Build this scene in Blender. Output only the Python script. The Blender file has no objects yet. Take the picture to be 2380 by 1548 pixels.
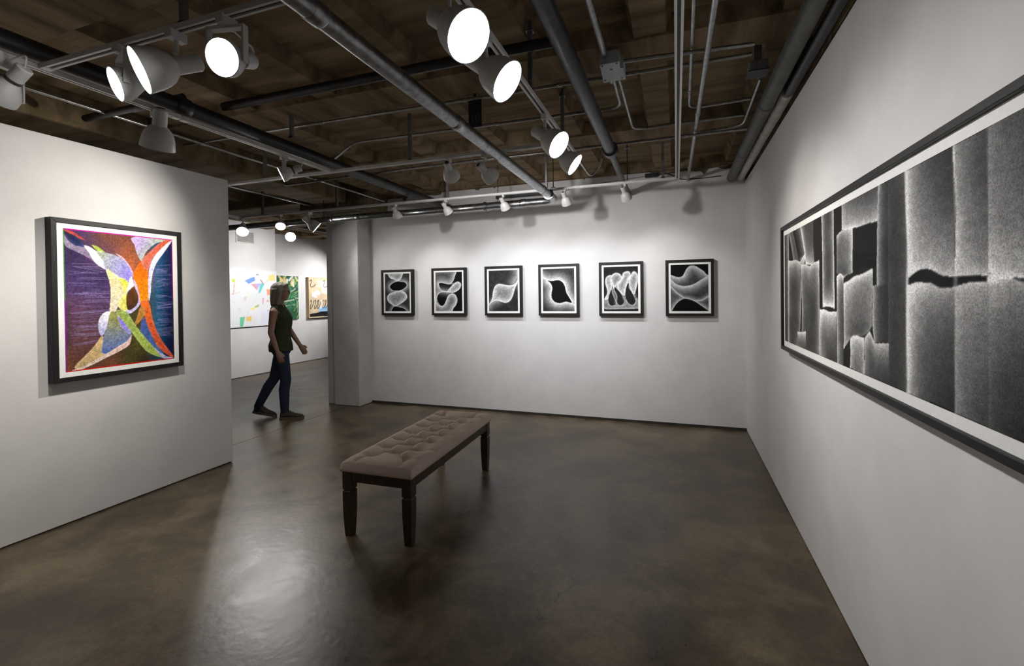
import bpy, bmesh, math, random
import numpy as np
from mathutils import Vector, Matrix

random.seed(7)
scene = bpy.context.scene
COL = scene.collection

# ------------------------------------------------------------------ camera
EYE = Vector((0.0, 0.0, 1.52))
def make_camera():
    cam = bpy.data.cameras.new('camera')
    cam.sensor_fit = 'HORIZONTAL'
    cam.sensor_width = 36.0
    cam.lens = 1081.19 / 2380.0 * 36.0
    cam.shift_y = -76.2 / 2380.0
    cam.clip_start = 0.02
    o = bpy.data.objects.new('camera', cam)
    yaw, pitch, roll = 0.3392, 0.0097, -0.0121
    fwd = Vector((-math.sin(yaw) * math.cos(pitch), math.cos(yaw) * math.cos(pitch), -math.sin(pitch)))
    r0 = Vector((math.cos(yaw), math.sin(yaw), 0))
    u0 = r0.cross(fwd)
    r = r0 * math.cos(roll) + u0 * math.sin(roll)
    u = -r0 * math.sin(roll) + u0 * math.cos(roll)
    m = Matrix((r, u, -fwd)).transposed().to_4x4()
    m.translation = EYE
    o.matrix_world = m
    COL.objects.link(o)
    scene.camera = o
make_camera()

# ------------------------------------------------------------------ world, exposure
world = bpy.data.worlds.new('world')
scene.world = world
world.use_nodes = True
world.node_tree.nodes['Background'].inputs[0].default_value = (0.9, 0.95, 1.0, 1)
world.node_tree.nodes['Background'].inputs[1].default_value = 0.02
scene.view_settings.view_transform = 'Standard'
scene.view_settings.look = 'None'
scene.view_settings.exposure = 0.0
scene.view_settings.gamma = 1.0
scene.view_settings.use_curve_mapping = False
K = 1.6            # common factor on every track lamp

# ------------------------------------------------------------------ materials
def srgb(h):
    if isinstance(h, str):
        h = [int(h[i:i + 2], 16) / 255 for i in (0, 2, 4)]
    return tuple(c / 12.92 if c <= 0.04045 else ((c + 0.055) / 1.055) ** 2.4 for c in h)

def new_mat(name):
    m = bpy.data.materials.new(name)
    m.use_nodes = True
    nt = m.node_tree
    return m, nt, nt.nodes['Principled BSDF'], nt.nodes, nt.links

def noise_mat(name, c1, c2, scale=8, rough=0.5, rough2=None, metal=0.0, bump=0.0, bump_scale=None, stretch=(1, 1, 1),
              detail=6, spec=0.5, coat=0.0, coat_rough=0.1, contrast=(0.35, 0.65)):
    m, nt, b, N, L = new_mat(name)
    tc = N.new('ShaderNodeTexCoord')
    mp = N.new('ShaderNodeMapping')
    mp.inputs['Scale'].default_value = stretch
    L.new(tc.outputs['Object'], mp.inputs['Vector'])
    nz = N.new('ShaderNodeTexNoise')
    nz.inputs['Scale'].default_value = scale
    nz.inputs['Detail'].default_value = detail
    nz.inputs['Roughness'].default_value = 0.6
    L.new(mp.outputs[0], nz.inputs['Vector'])
    cr = N.new('ShaderNodeValToRGB')
    cr.color_ramp.elements[0].position = contrast[0]
    cr.color_ramp.elements[1].position = contrast[1]
    cr.color_ramp.elements[0].color = (*c1, 1)
    cr.color_ramp.elements[1].color = (*c2, 1)
    L.new(nz.outputs['Fac'], cr.inputs[0])
    L.new(cr.outputs[0], b.inputs['Base Color'])
    b.inputs['Roughness'].default_value = rough
    b.inputs['Metallic'].default_value = metal
    b.inputs['Specular IOR Level'].default_value = spec
    b.inputs['Coat Weight'].default_value = coat
    b.inputs['Coat Roughness'].default_value = coat_rough
    if rough2 is not None:
        mr = N.new('ShaderNodeMapRange')
        mr.inputs['To Min'].default_value = rough
        mr.inputs['To Max'].default_value = rough2
        L.new(nz.outputs['Fac'], mr.inputs['Value'])
        L.new(mr.outputs[0], b.inputs['Roughness'])
    if bump > 0:
        n2 = N.new('ShaderNodeTexNoise')
        n2.inputs['Scale'].default_value = bump_scale or scale * 6
        n2.inputs['Detail'].default_value = 5
        L.new(mp.outputs[0], n2.inputs['Vector'])
        bp = N.new('ShaderNodeBump')
        bp.inputs['Strength'].default_value = bump
        bp.inputs['Distance'].default_value = 0.01
        L.new(n2.outputs['Fac'], bp.inputs['Height'])
        L.new(bp.outputs[0], b.inputs['Normal'])
    return m

def emit_mat(name, col, strength):
    m, nt, b, N, L = new_mat(name)
    b.inputs['Base Color'].default_value = (0.8, 0.8, 0.8, 1)
    b.inputs['Emission Color'].default_value = (*col, 1)
    b.inputs['Emission Strength'].default_value = strength
    return m

def concrete_floor():
    m, nt, b, N, L = new_mat('polished_concrete')
    tc = N.new('ShaderNodeTexCoord')
    def nz(scale, detail, rough=0.6, dist=0.0):
        n = N.new('ShaderNodeTexNoise')
        n.inputs['Scale'].default_value = scale
        n.inputs['Detail'].default_value = detail
        n.inputs['Roughness'].default_value = rough
        n.inputs['Distortion'].default_value = dist
        L.new(tc.outputs['Object'], n.inputs['Vector'])
        return n
    big, mid, fine = nz(0.9, 8, 0.62, 0.6), nz(2.6, 10, 0.66, 0.5), nz(45, 8, 0.75)
    cr = N.new('ShaderNodeValToRGB')
    e = cr.color_ramp.elements
    e[0].position, e[1].position = 0.42, 0.59
    e[0].color = (0.064, 0.043, 0.022, 1)
    e[1].color = (0.198, 0.152, 0.090, 1)
    x = e.new(0.5); x.color = (0.120, 0.088, 0.048, 1)
    mixv = N.new('ShaderNodeMath'); mixv.operation = 'MULTIPLY_ADD'
    mixv.inputs[1].default_value = 0.55
    L.new(mid.outputs['Fac'], mixv.inputs[0])
    m2 = N.new('ShaderNodeMath'); m2.operation = 'MULTIPLY'
    m2.inputs[1].default_value = 0.45
    L.new(big.outputs['Fac'], m2.inputs[0])
    L.new(m2.outputs[0], mixv.inputs[2])
    L.new(mixv.outputs[0], cr.inputs[0])
    # small dark scuffs and pits
    pit = N.new('ShaderNodeValToRGB')
    pit.color_ramp.elements[0].position, pit.color_ramp.elements[1].position = 0.30, 0.62
    pit.color_ramp.elements[0].color = (0.60, 0.60, 0.60, 1)
    pit.color_ramp.elements[1].color = (1, 1, 1, 1)
    L.new(fine.outputs['Fac'], pit.inputs[0])
    mul = N.new('ShaderNodeMixRGB'); mul.blend_type = 'MULTIPLY'; mul.inputs[0].default_value = 1
    L.new(cr.outputs[0], mul.inputs[1]); L.new(pit.outputs[0], mul.inputs[2])
    # hairline cracks: thin edges of a warped voronoi, kept only where a mask allows
    wv = N.new('ShaderNodeTexNoise'); wv.inputs['Scale'].default_value = 2.2; wv.inputs['Detail'].default_value = 6
    L.new(tc.outputs['Object'], wv.inputs['Vector'])
    add = N.new('ShaderNodeVectorMath'); add.operation = 'ADD'
    L.new(tc.outputs['Object'], add.inputs[0]); L.new(wv.outputs['Color'], add.inputs[1])
    vo = N.new('ShaderNodeTexVoronoi'); vo.feature = 'DISTANCE_TO_EDGE'; vo.inputs['Scale'].default_value = 0.6
    L.new(add.outputs[0], vo.inputs['Vector'])
    lt = N.new('ShaderNodeMath'); lt.operation = 'LESS_THAN'; lt.inputs[1].default_value = 0.0022
    L.new(vo.outputs['Distance'], lt.inputs[0])
    gt = N.new('ShaderNodeMath'); gt.operation = 'GREATER_THAN'; gt.inputs[1].default_value = 0.55
    L.new(big.outputs['Fac'], gt.inputs[0])
    mm = N.new('ShaderNodeMath'); mm.operation = 'MULTIPLY'
    L.new(lt.outputs[0], mm.inputs[0]); L.new(gt.outputs[0], mm.inputs[1])
    ms = N.new('ShaderNodeMath'); ms.operation = 'MULTIPLY'; ms.inputs[1].default_value = 0.6
    L.new(mm.outputs[0], ms.inputs[0])
    mk = N.new('ShaderNodeMixRGB'); mk.inputs[2].default_value = (0.02, 0.015, 0.01, 1)
    L.new(ms.outputs[0], mk.inputs[0]); L.new(mul.outputs[0], mk.inputs[1])
    L.new(mk.outputs[0], b.inputs['Base Color'])
    mr = N.new('ShaderNodeMapRange')
    mr.inputs['From Min'].default_value, mr.inputs['From Max'].default_value = 0.3, 0.7
    mr.inputs['To Min'].default_value, mr.inputs['To Max'].default_value = 0.26, 0.40
    L.new(mid.outputs['Fac'], mr.inputs['Value'])
    L.new(mr.outputs[0], b.inputs['Roughness'])
    b.inputs['Specular IOR Level'].default_value = 0.55
    bp = N.new('ShaderNodeBump'); bp.inputs['Strength'].default_value = 0.10; bp.inputs['Distance'].default_value = 0.01
    mb = N.new('ShaderNodeTexNoise'); mb.inputs['Scale'].default_value = 22; mb.inputs['Detail'].default_value = 8
    L.new(tc.outputs['Object'], mb.inputs['Vector'])
    L.new(mb.outputs['Fac'], bp.inputs['Height'])
    L.new(bp.outputs[0], b.inputs['Normal'])
    return m

def print_mat(name, grain=0.0, grain_scale=400, coat=0.0, bump=0.0):
    """flat print: the picture is stored in the mesh's colour attribute, a fine paper grain is added on top"""
    m, nt, b, N, L = new_mat(name)
    at = N.new('ShaderNodeVertexColor'); at.layer_name = 'print'
    out = at.outputs['Color']
    if grain > 0:
        tc = N.new('ShaderNodeTexCoord')
        nz = N.new('ShaderNodeTexNoise'); nz.inputs['Scale'].default_value = grain_scale
        nz.inputs['Detail'].default_value = 3
        L.new(tc.outputs['Object'], nz.inputs['Vector'])
        mr = N.new('ShaderNodeMapRange')
        mr.inputs['From Min'].default_value, mr.inputs['From Max'].default_value = 0.3, 0.7
        mr.inputs['To Min'].default_value, mr.inputs['To Max'].default_value = 1 - grain, 1 + grain
        L.new(nz.outputs['Fac'], mr.inputs['Value'])
        mx = N.new('ShaderNodeVectorMath'); mx.operation = 'SCALE'
        L.new(out, mx.inputs[0]); L.new(mr.outputs[0], mx.inputs['Scale'])
        out = mx.outputs[0]
    L.new(out, b.inputs['Base Color'])
    b.inputs['Roughness'].default_value = 0.6
    b.inputs['Specular IOR Level'].default_value = 0.08
    b.inputs['Coat Weight'].default_value = coat
    b.inputs['Coat Roughness'].default_value = 0.04
    return m

M = {}
M['wall'] = noise_mat('white_wall_paint', (0.625, 0.615, 0.62), (0.68, 0.67, 0.672), 3, 0.75, bump=0.05, bump_scale=60, spec=0.25)
M['wall_old'] = noise_mat('old_white_paint', (0.55, 0.54, 0.53), (0.64, 0.63, 0.61), 4, 0.7, bump=0.25, bump_scale=14, spec=0.25)
M['floor'] = concrete_floor()
M['ceiling'] = noise_mat('board_marked_concrete', (0.085, 0.057, 0.031), (0.31, 0.228, 0.135), 1.6, 0.9, bump=0.35, bump_scale=16,
                         stretch=(0.7, 4.5, 3), detail=9, spec=0.15, contrast=(0.3, 0.7))
M['plaster'] = noise_mat('crumbled_plaster', (0.07, 0.05, 0.03), (0.2, 0.16, 0.11), 9, 0.95, bump=0.6, bump_scale=40, spec=0.1)
M['gap'] = noise_mat('dark_joint', (0.018, 0.016, 0.013), (0.04, 0.036, 0.03), 20, 0.9)
M['white_metal'] = noise_mat('white_enamel', (0.60, 0.60, 0.60), (0.68, 0.68, 0.68), 12, 0.38, spec=0.5)
M['slot'] = noise_mat('track_slot', (0.04, 0.04, 0.04), (0.07, 0.07, 0.07), 30, 0.5)
M['black_metal'] = noise_mat('black_painted_steel', (0.010, 0.010, 0.011), (0.022, 0.022, 0.024), 14, 0.45, spec=0.5, bump=0.08)
M['black_pipe'] = noise_mat('black_iron_pipe', (0.022, 0.022, 0.024), (0.05, 0.05, 0.054), 18, 0.38, metal=0.5, bump=0.1)
M['galv'] = noise_mat('galvanised_steel', (0.22, 0.23, 0.24), (0.42, 0.43, 0.45), 24, 0.28, metal=1.0, rough2=0.42)
M['conduit'] = noise_mat('thin_steel_conduit', (0.26, 0.265, 0.26), (0.42, 0.42, 0.41), 30, 0.38, metal=1.0)
M['strut'] = noise_mat('grey_strut', (0.17, 0.17, 0.175), (0.25, 0.25, 0.255), 20, 0.5, metal=0.6)
M['greypipe'] = noise_mat('grey_green_pipe', (0.085, 0.088, 0.078), (0.13, 0.135, 0.12), 12, 0.55)
M['insul'] = noise_mat('white_pipe_wrap', (0.42, 0.40, 0.37), (0.56, 0.54, 0.50), 12, 0.7, bump=0.3)
M['boxgrey'] = noise_mat('pale_box_enamel', (0.36, 0.39, 0.43), (0.46, 0.49, 0.53), 10, 0.5)
M['frame'] = noise_mat('black_stained_frame', (0.008, 0.008, 0.008), (0.016, 0.0155, 0.015), 30, 0.5, stretch=(1, 1, 6), spec=0.25)
M['mat'] = noise_mat('white_mat_board', (0.80, 0.80, 0.79), (0.84, 0.84, 0.83), 50, 0.7, spec=0.2, coat=0.15, coat_rough=0.05)
M['fabric'] = noise_mat('beige_linen', (0.56, 0.44, 0.375), (0.70, 0.57, 0.495), 140, 0.95, bump=0.4, bump_scale=700, spec=0.1, detail=3)
M['wood'] = noise_mat('dark_walnut', (0.026, 0.014, 0.007), (0.062, 0.034, 0.016), 10, 0.42, stretch=(8, 8, 0.7), spec=0.45)
M['bulb'] = emit_mat('lit_lamp_face', (1.0, 0.98, 0.94), 46.0)
M['skin'] = noise_mat('skin', (0.36, 0.21, 0.155), (0.42, 0.25, 0.185), 20, 0.55)
M['hair'] = noise_mat('grey_blonde_hair', (0.20, 0.165, 0.125), (0.42, 0.37, 0.30), 60, 0.6, stretch=(6, 6, 0.6), bump=0.4, bump_scale=120)
M['top'] = noise_mat('olive_cloth', (0.030, 0.038, 0.014), (0.045, 0.055, 0.020), 40, 0.9, bump=0.3)
M['jeans'] = noise_mat('dark_denim', (0.010, 0.020, 0.045), (0.022, 0.036, 0.075), 90, 0.85, bump=0.3)
M['shoe'] = noise_mat('olive_shoe_mesh', (0.045, 0.042, 0.025), (0.075, 0.068, 0.042), 120, 0.8)
M['sole'] = noise_mat('tan_shoe_sole', (0.12, 0.085, 0.055), (0.16, 0.115, 0.08), 30, 0.7)
M['lace'] = noise_mat('dark_shoe_lace', (0.02, 0.018, 0.012), (0.03, 0.028, 0.02), 30, 0.8)
M['canvas'] = noise_mat('white_canvas_edge', (0.72, 0.72, 0.72), (0.8, 0.8, 0.8), 60, 0.8)
M['ply'] = noise_mat('pale_wood_edge', (0.40, 0.25, 0.13), (0.52, 0.35, 0.19), 20, 0.6, stretch=(1, 1, 0.2))
M['vent'] = noise_mat('white_vent_metal', (0.62, 0.61, 0.58), (0.68, 0.67, 0.64), 20, 0.5)
M['sign'] = noise_mat('dark_sign_plate', (0.008, 0.008, 0.009), (0.014, 0.014, 0.015), 20, 0.6)
M['signtext'] = noise_mat('grey_sign_digits', (0.06, 0.06, 0.062), (0.08, 0.08, 0.082), 20, 0.7)
M['cable'] = noise_mat('black_cable', (0.012, 0.012, 0.012), (0.02, 0.02, 0.02), 20, 0.5)
M['art_fine'] = print_mat('charcoal_print', 0.35, 260, coat=0.02)
M['art_big'] = print_mat('large_charcoal_print', 0.42, 190, coat=0.03)
M['art_col'] = print_mat('colour_print', 0.42, 190, coat=0.02)
M['art_paint'] = print_mat('painted_canvas', 0.06, 80)

# ------------------------------------------------------------------ mesh helpers
def link(o):
    COL.objects.link(o)
    return o

def obj(name, bm, mat, parent=None, loc=(0, 0, 0), smooth=False, sharp=35):
    me = bpy.data.meshes.new(name)
    bm.normal_update()
    bm.to_mesh(me)
    bm.free()
    if isinstance(mat, str):
        mat = M[mat]
    me.materials.append(mat)
    if smooth:
        me.polygons.foreach_set('use_smooth', [True] * len(me.polygons))
        try:
            me.set_sharp_from_angle(angle=math.radians(sharp))
        except Exception:
            pass
    o = bpy.data.objects.new(name, me)
    o.location = loc
    if parent is not None:
        o.parent = parent
    return link(o)

def thing(name, label, cat, loc=(0, 0, 0), rotz=0.0, group=None):
    o = bpy.data.objects.new(name, None)
    o.empty_display_size = 0.05
    o.location = loc
    o.rotation_euler = (0, 0, rotz)
    tag(o, label, cat, group)
    return link(o)

def tag(o, label=None, cat=None, group=None, kind=None):
    if label: o['label'] = label
    if cat: o['category'] = cat
    if group: o['group'] = group
    if kind: o['kind'] = kind
    return o

def struct(o, label=None):
    o['kind'] = 'structure'
    if label: o['label'] = label
    return o

def box(bm, x0, x1, y0, y1, z0, z1, mtx=None):
    vs = [bm.verts.new((x, y, z)) for x in (x0, x1) for y in (y0, y1) for z in (z0, z1)]
    for f in ((0, 1, 3, 2), (4, 6, 7, 5), (0, 4, 5, 1), (2, 3, 7, 6), (0, 2, 6, 4), (1, 5, 7, 3)):
        bm.faces.new([vs[i] for i in f])
    if mtx is not None:
        bmesh.ops.transform(bm, matrix=mtx, verts=vs)
    return vs

def B(*a, bev=0.0, seg=2):
    bm = bmesh.new()
    box(bm, *a)
    if bev > 0:
        bmesh.ops.bevel(bm, geom=bm.edges[:], offset=bev, segments=seg, affect='EDGES', profile=0.5)
    return bm

def lathe(bm, prof, n=28, mtx=None, close=False):
    """revolve (r, z) profile round Z"""
    rings = []
    new = []
    for r, z in prof:
        if r < 1e-6:
            v = bm.verts.new((0, 0, z)); rings.append([v]); new.append(v)
        else:
            ring = [bm.verts.new((r * math.cos(2 * math.pi * k / n), r * math.sin(2 * math.pi * k / n), z)) for k in range(n)]
            rings.append(ring); new += ring
    pairs = list(zip(rings, rings[1:]))
    if close:
        pairs.append((rings[-1], rings[0]))
    for a, c in pairs:
        for k in range(n):
            k2 = (k + 1) % n
            if len(a) == 1 and len(c) == 1: continue
            if len(a) == 1: bm.faces.new((a[0], c[k2], c[k]))
            elif len(c) == 1: bm.faces.new((a[k], a[k2], c[0]))
            else: bm.faces.new((a[k], a[k2], c[k2], c[k]))
    if mtx is not None:
        bmesh.ops.transform(bm, matrix=mtx, verts=new)
    return new

def fillet(pts, rad, n=6):
    pts = [Vector(p) for p in pts]
    out = [pts[0]]
    for a, p, c in zip(pts, pts[1:], pts[2:]):
        d1, d2 = (a - p), (c - p)
        l = min(rad, d1.length * 0.49, d2.length * 0.49)
        s, e = p + d1.normalized() * l, p + d2.normalized() * l
        for k in range(n + 1):
            t = k / n
            out.append((1 - t) ** 2 * s + 2 * t * (1 - t) * p + t * t * e)
    out.append(pts[-1])
    return out

def tube(bm, pts, r, n=12, cap=True):
    pts = [Vector(p) for p in pts]
    rings = []
    up = None
    for i, p in enumerate(pts):
        if i == 0: t = pts[1] - p
        elif i == len(pts) - 1: t = p - pts[i - 1]
        else: t = (pts[i + 1] - p).normalized() + (p - pts[i - 1]).normalized()
        t.normalize()
        if up is None:
            up = t.orthogonal().normalized()
        else:
            up = (up - t * up.dot(t)).normalized()
        s = t.cross(up)
        rr = r[i] if isinstance(r, (list, tuple)) else r
        rings.append([bm.verts.new(p + (up * math.cos(2 * math.pi * k / n) + s * math.sin(2 * math.pi * k / n)) * rr) for k in range(n)])
    for a, c in zip(rings, rings[1:]):
        for k in range(n):
            bm.faces.new((a[k], a[(k + 1) % n], c[(k + 1) % n], c[k]))
    if cap:
        bm.faces.new(list(reversed(rings[0])))
        bm.faces.new(rings[-1])

def T(pts, r, n=12):
    bm = bmesh.new(); tube(bm, pts, r, n); return bm

def prism(bm, poly, axis, a0, a1):
    """extrude a 2D polygon along axis ('x' -> poly in y,z ; 'y' -> poly in x,z ; 'z' -> poly in x,y)"""
    def P(p, a):
        return {'x': (a, p[0], p[1]), 'y': (p[0], a, p[1]), 'z': (p[0], p[1], a)}[axis]
    v0 = [bm.verts.new(P(p, a0)) for p in poly]
    v1 = [bm.verts.new(P(p, a1)) for p in poly]
    n = len(poly)
    bm.faces.new(v0); bm.faces.new(list(reversed(v1)))
    for k in range(n):
        bm.faces.new((v0[k], v1[k], v1[(k + 1) % n], v0[(k + 1) % n]))
    bmesh.ops.recalc_face_normals(bm, faces=bm.faces[:])

def copy_tree(o, parent=None):
    c = o.copy(); link(c)
    if parent is not None: c.parent = parent
    for ch in list(o.children):
        copy_tree(ch, c)
    return c

# ================================================================== THE SETTING
XR, XL, YB = 0.7236, -3.92, 5.667
CZ = 2.95            # underside of the ceiling ribs
# floor: two slabs with an open joint between them
fl = bpy.data.objects.new('floor', None); link(fl); struct(fl, 'polished brown concrete floor with one straight joint')
obj('slab', B(-4.357, 3.0, -4.5, 12.0, -0.12, 0.0), 'floor', fl)
obj('slab', B(-10.0, -4.366, -4.5, 12.0, -0.12, 0.0), 'floor', fl)
obj('joint', B(-4.366, -4.357, -4.5, 12.0, -0.12, -0.006), 'gap', fl)

# ceiling: slab with coffers between ribs
ce = bpy.data.objects.new('ceiling', None); link(ce); struct(ce, 'bare brown concrete ceiling with shallow coffers between ribs')
obj('slab', B(-10.0, 3.0, -4.5, 12.0, CZ + 0.09, CZ + 0.25), 'ceiling', ce)
def rib_bm(l, w, h):
    bm = bmesh.new()
    prism(bm, [(-w / 2, 0), (w / 2, 0), (w / 2 + 0.035, h), (-w / 2 - 0.035, h)], 'y', 0, l)
    return bm
x = -2.33 + 0.735 * 5
first = None
while x > -9.9:
    if first is None:
        first = obj('rib', rib_bm(16.5, 0.17, 0.1), 'ceiling', ce, (x, -4.5, CZ))
    else:
        c = first.copy(); c.location = (x, -4.5, CZ); link(c); c.parent = ce
    x -= 0.735
y = 4.3
first = None
for y in [4.3 + 1.45 * k for k in range(-6, 6)]:
    if first is None:
        first = obj('cross_rib', rib_bm(13, 0.30, 0.115), 'ceiling', ce, (3.0, y, CZ - 0.012))
        first.rotation_euler = (0, 0, math.pi / 2)
    else:
        c = first.copy(); c.location = (3.0, y, CZ - 0.012); link(c); c.parent = ce
# deeper beam over the line of the column
obj('beam', B(-4.66, -4.16, -4.5, 12.0, 2.80, CZ + 0.1, bev=0.02), 'ceiling', ce)
obj('beam', B(-8.6, -4.66, 5.15, 5.75, 2.84, CZ + 0.1, bev=0.02), 'ceiling', ce)
obj('column_head', B(-4.95, -3.86, 5.15, 6.1, 2.70, CZ + 0.1, bev=0.03), 'plaster', ce)

# walls
def wall(name, bm, label, mat='wall'):
    o = obj(name, bm, mat); struct(o, label); return o
wall('wall_right', B(XR, XR + 0.15, -4.5, YB + 0.15, 0.006, 2.74), 'white right wall carrying the long framed print')
wall('wall_right_upper', B(XR + 0.10, XR + 0.15, -4.5, YB + 0.15, 2.74, CZ + 0.1), 'dark concrete strip above the right wall', 'ceiling')
wall('wall_back', B(-4.25, XR, YB, YB + 0.15, 0.028, CZ + 0.09), 'white back wall carrying six small framed prints')
wall('wall_left', B(XL - 0.14, XL, -0.6, 3.215, 0.008, 2.625, bev=0.004), 'white freestanding partition on the left')
wall('wall_front', B(-10, XR + 0.15, -4.5, -4.35, 0, CZ + 0.1), 'white wall behind the viewer')
wall('wall_column', B(-4.60, -4.165, 5.385, YB + 0.15, 0.0, 2.72, bev=0.012), 'painted square column at the end of the back wall', 'wall_old')
wall('wall_column_return', B(-4.735, -4.60, 5.425, YB + 0.4, 0.0, 2.72, bev=0.008), 'narrow painted return beside the square column', 'wall_old')
wall('wall_gallery_near', B(-8.1, -7.93, 4.5, 7.57, 0.012, CZ + 0.1), 'white wall of the far room with vent and collage')
wall('wall_gallery_near_side', B(-8.1, -7.93, 1.5, 4.5, 0.012, CZ + 0.1), 'white wall of the far room hidden by the partition')
wall('wall_gallery_far', B(-8.55, -8.40, 7.4, 12.0, 0.012, CZ + 0.1), 'set back white wall of the far room with two paintings')
wall('wall_gallery_end', B(-8.55, XR, 11.5, 11.65, 0, CZ + 0.1), 'end wall of the far room')
wall('wall_gallery_side', B(-10, -9.85, -4.35, 4.5, 0, CZ + 0.1), 'outer wall of the far room')
wall('wall_gallery_inner', B(XR, XR + 0.15, YB + 0.15, 11.65, 0, CZ + 0.1), 'inner wall of the far room')
# open dark joints under the walls
struct(obj('baseboard_back', B(-4.2, XR - 0.002, YB - 0.006, YB + 0.05, 0, 0.030), 'gap'), 'dark joint under the back wall')
struct(obj('baseboard_right', B(XR + 0.004, XR + 0.05, -3, YB - 0.01, 0, 0.007), 'gap'), 'dark joint under the right wall')
struct(obj('baseboard_left', B(XL - 0.12, XL - 0.004, -0.59, 3.20, 0, 0.009), 'gap'), 'dark joint under the left partition')
struct(obj('baseboard_gallery', B(-8.0, -7.935, 4.5, 7.56, 0, 0.014), 'gap'), 'dark joint under the far room wall')
struct(obj('baseboard_gallery_far', B(-8.5, -8.405, 7.6, 11.4, 0, 0.014), 'gap'), 'dark joint under the set back far wall')
# ragged edge where the paint of the back wall stops below the ceiling
bm = bmesh.new()
rs = random.Random(3)
n = 110
xs = [-4.1 + (XR + 4.08) * k / n for k in range(n + 1)]
lo, drift = [], 0.0
for k, xx in enumerate(xs):
    base = 2.90 if xx < -3.0 else (2.965 if xx < -1.2 else (2.975 if xx < -0.3 else 2.90))
    drift = 0.7 * drift + rs.uniform(-0.012, 0.012)
    lo.append(base + drift - (0.05 if rs.random() < 0.06 else 0))
for y0 in (YB - 0.012,):
    vt = [bm.verts.new((xx, y0, CZ + 0.1)) for xx in xs]
    vb = [bm.verts.new((xx, y0, z)) for xx, z in zip(xs, lo)]
    wb = [bm.verts.new((xx, YB + 0.01, z)) for xx, z in zip(xs, lo)]
    for k in range(n):
        bm.faces.new((vt[k], vt[k + 1], vb[k + 1], vb[k]))
        bm.faces.new((vb[k], vb[k + 1], wb[k + 1], wb[k]))
struct(obj('trim_1', bm, 'plaster'), 'ragged brown plaster edge where back wall meets ceiling')

# ================================================================== TRACKS
def track(name, p0, p1, label, mat='white_metal', group='lighting tracks'):
    """rail hung open side down; p = bottom centre points, runs along x or y"""
    p0, p1 = Vector(p0), Vector(p1)
    along_x = abs(p1.x - p0.x) > abs(p1.y - p0.y)
    L = (p1 - p0).length
    t = thing(name, label, 'track', p0, 0, group)
    w, h = 0.018, 0.022
    prof = [(-w, 0), (-w + 0.011, 0), (-w + 0.011, 0.012), (w - 0.011, 0.012), (w - 0.011, 0), (w, 0), (w, h), (-w, h)]
    bm = bmesh.new(); prism(bm, prof, 'y', 0, L)
    r = obj('rail', bm, mat, t)
    s = obj('slot', B(-w + 0.011, w - 0.011, 0.01, L - 0.01, 0.0075, 0.0119), 'slot', t)
    e0 = obj('end_cap', B(-w - 0.002, w + 0.002, -0.03, 0.012, -0.002, h + 0.002, bev=0.002), mat, t)
    e1 = obj('end_cap', B(-w - 0.002, w + 0.002, L - 0.012, L + 0.03, -0.002, h + 0.002, bev=0.002), mat, t)
    d = (p1 - p0).normalized()
    t.rotation_euler = (0, 0, math.atan2(-d.x, d.y))
    return t
ZT = 2.60
track('lighting_track', (0.0, 4.68, ZT), (-5.55, 4.68, ZT), 'long white lighting track running across in front of the back wall')
track('lighting_track', (0.02, 1.10, ZT), (0.02, 4.66, ZT), 'empty white lighting track running straight overhead near the right wall')
track('lighting_track', (-0.733, 1.0, ZT), (-0.733, 3.62, ZT), 'white lighting track with four lit lamps facing the right wall')
track('lighting_track', (-0.78, 3.29, ZT), (-5.4, 3.29, ZT), 'white lighting track across mid ceiling carrying two lamps turned away')
track('lighting_track', (-2.74, 1.335, ZT), (-0.9, 1.335, ZT), 'white lighting track at upper left carrying three lit lamps')
track('lighting_track', (-2.80, 0.6, ZT), (-2.80, 1.95, ZT), 'short white lighting track under black pipe, nearer piece')
track('lighting_track', (-2.80, 2.02, ZT), (-2.80, 3.22, ZT), 'short white lighting track under black pipe, farther piece')
track('lighting_track', (-6.9, 9.0, ZT), (-6.9, 10.6, ZT), 'unseen white track deep in the far room, added to hold the extra lamp')  # out of view, added only to carry the extra far room lamp
track('lighting_track', (-5.5, 3.6, ZT), (-5.5, 7.2, ZT), 'white lighting track in the far room holding the two bright lamps')

# ================================================================== PIPES, DUCT, CONDUITS
def pipe(name, pts, r, mat, label, cat, rad=0.08, n=14, couplings=(), group=None, cr=1.14, cl=0.05, cmat=None, clips=()):
    pts = [Vector(p) for p in pts]
    path = fillet(pts, rad) if len(pts) > 2 else pts
    t = thing(name, label, cat, pts[0], 0, group)
    off = pts[0]
    obj('run', T([p - off for p in path], r, n), mat, t, smooth=True, sharp=50)
    for (p, d) in couplings:
        p, d = Vector(p), Vector(d).normalized()
        obj('coupling', T([p - off - d * cl, p - off - d * cl * 0.8, p - off + d * cl * 0.8, p - off + d * cl], [r * 1.02, r * cr, r * cr, r * 1.02], n),
            cmat or mat, t, smooth=True, sharp=50)
    for (p, d) in clips:
        p, d = Vector(p), Vector(d).normalized()
        obj('clip', T([p - off - d * 0.008, p - off + d * 0.008], r * 1.35, n), cmat or mat, t)
    return t
ZD = 2.552
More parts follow.
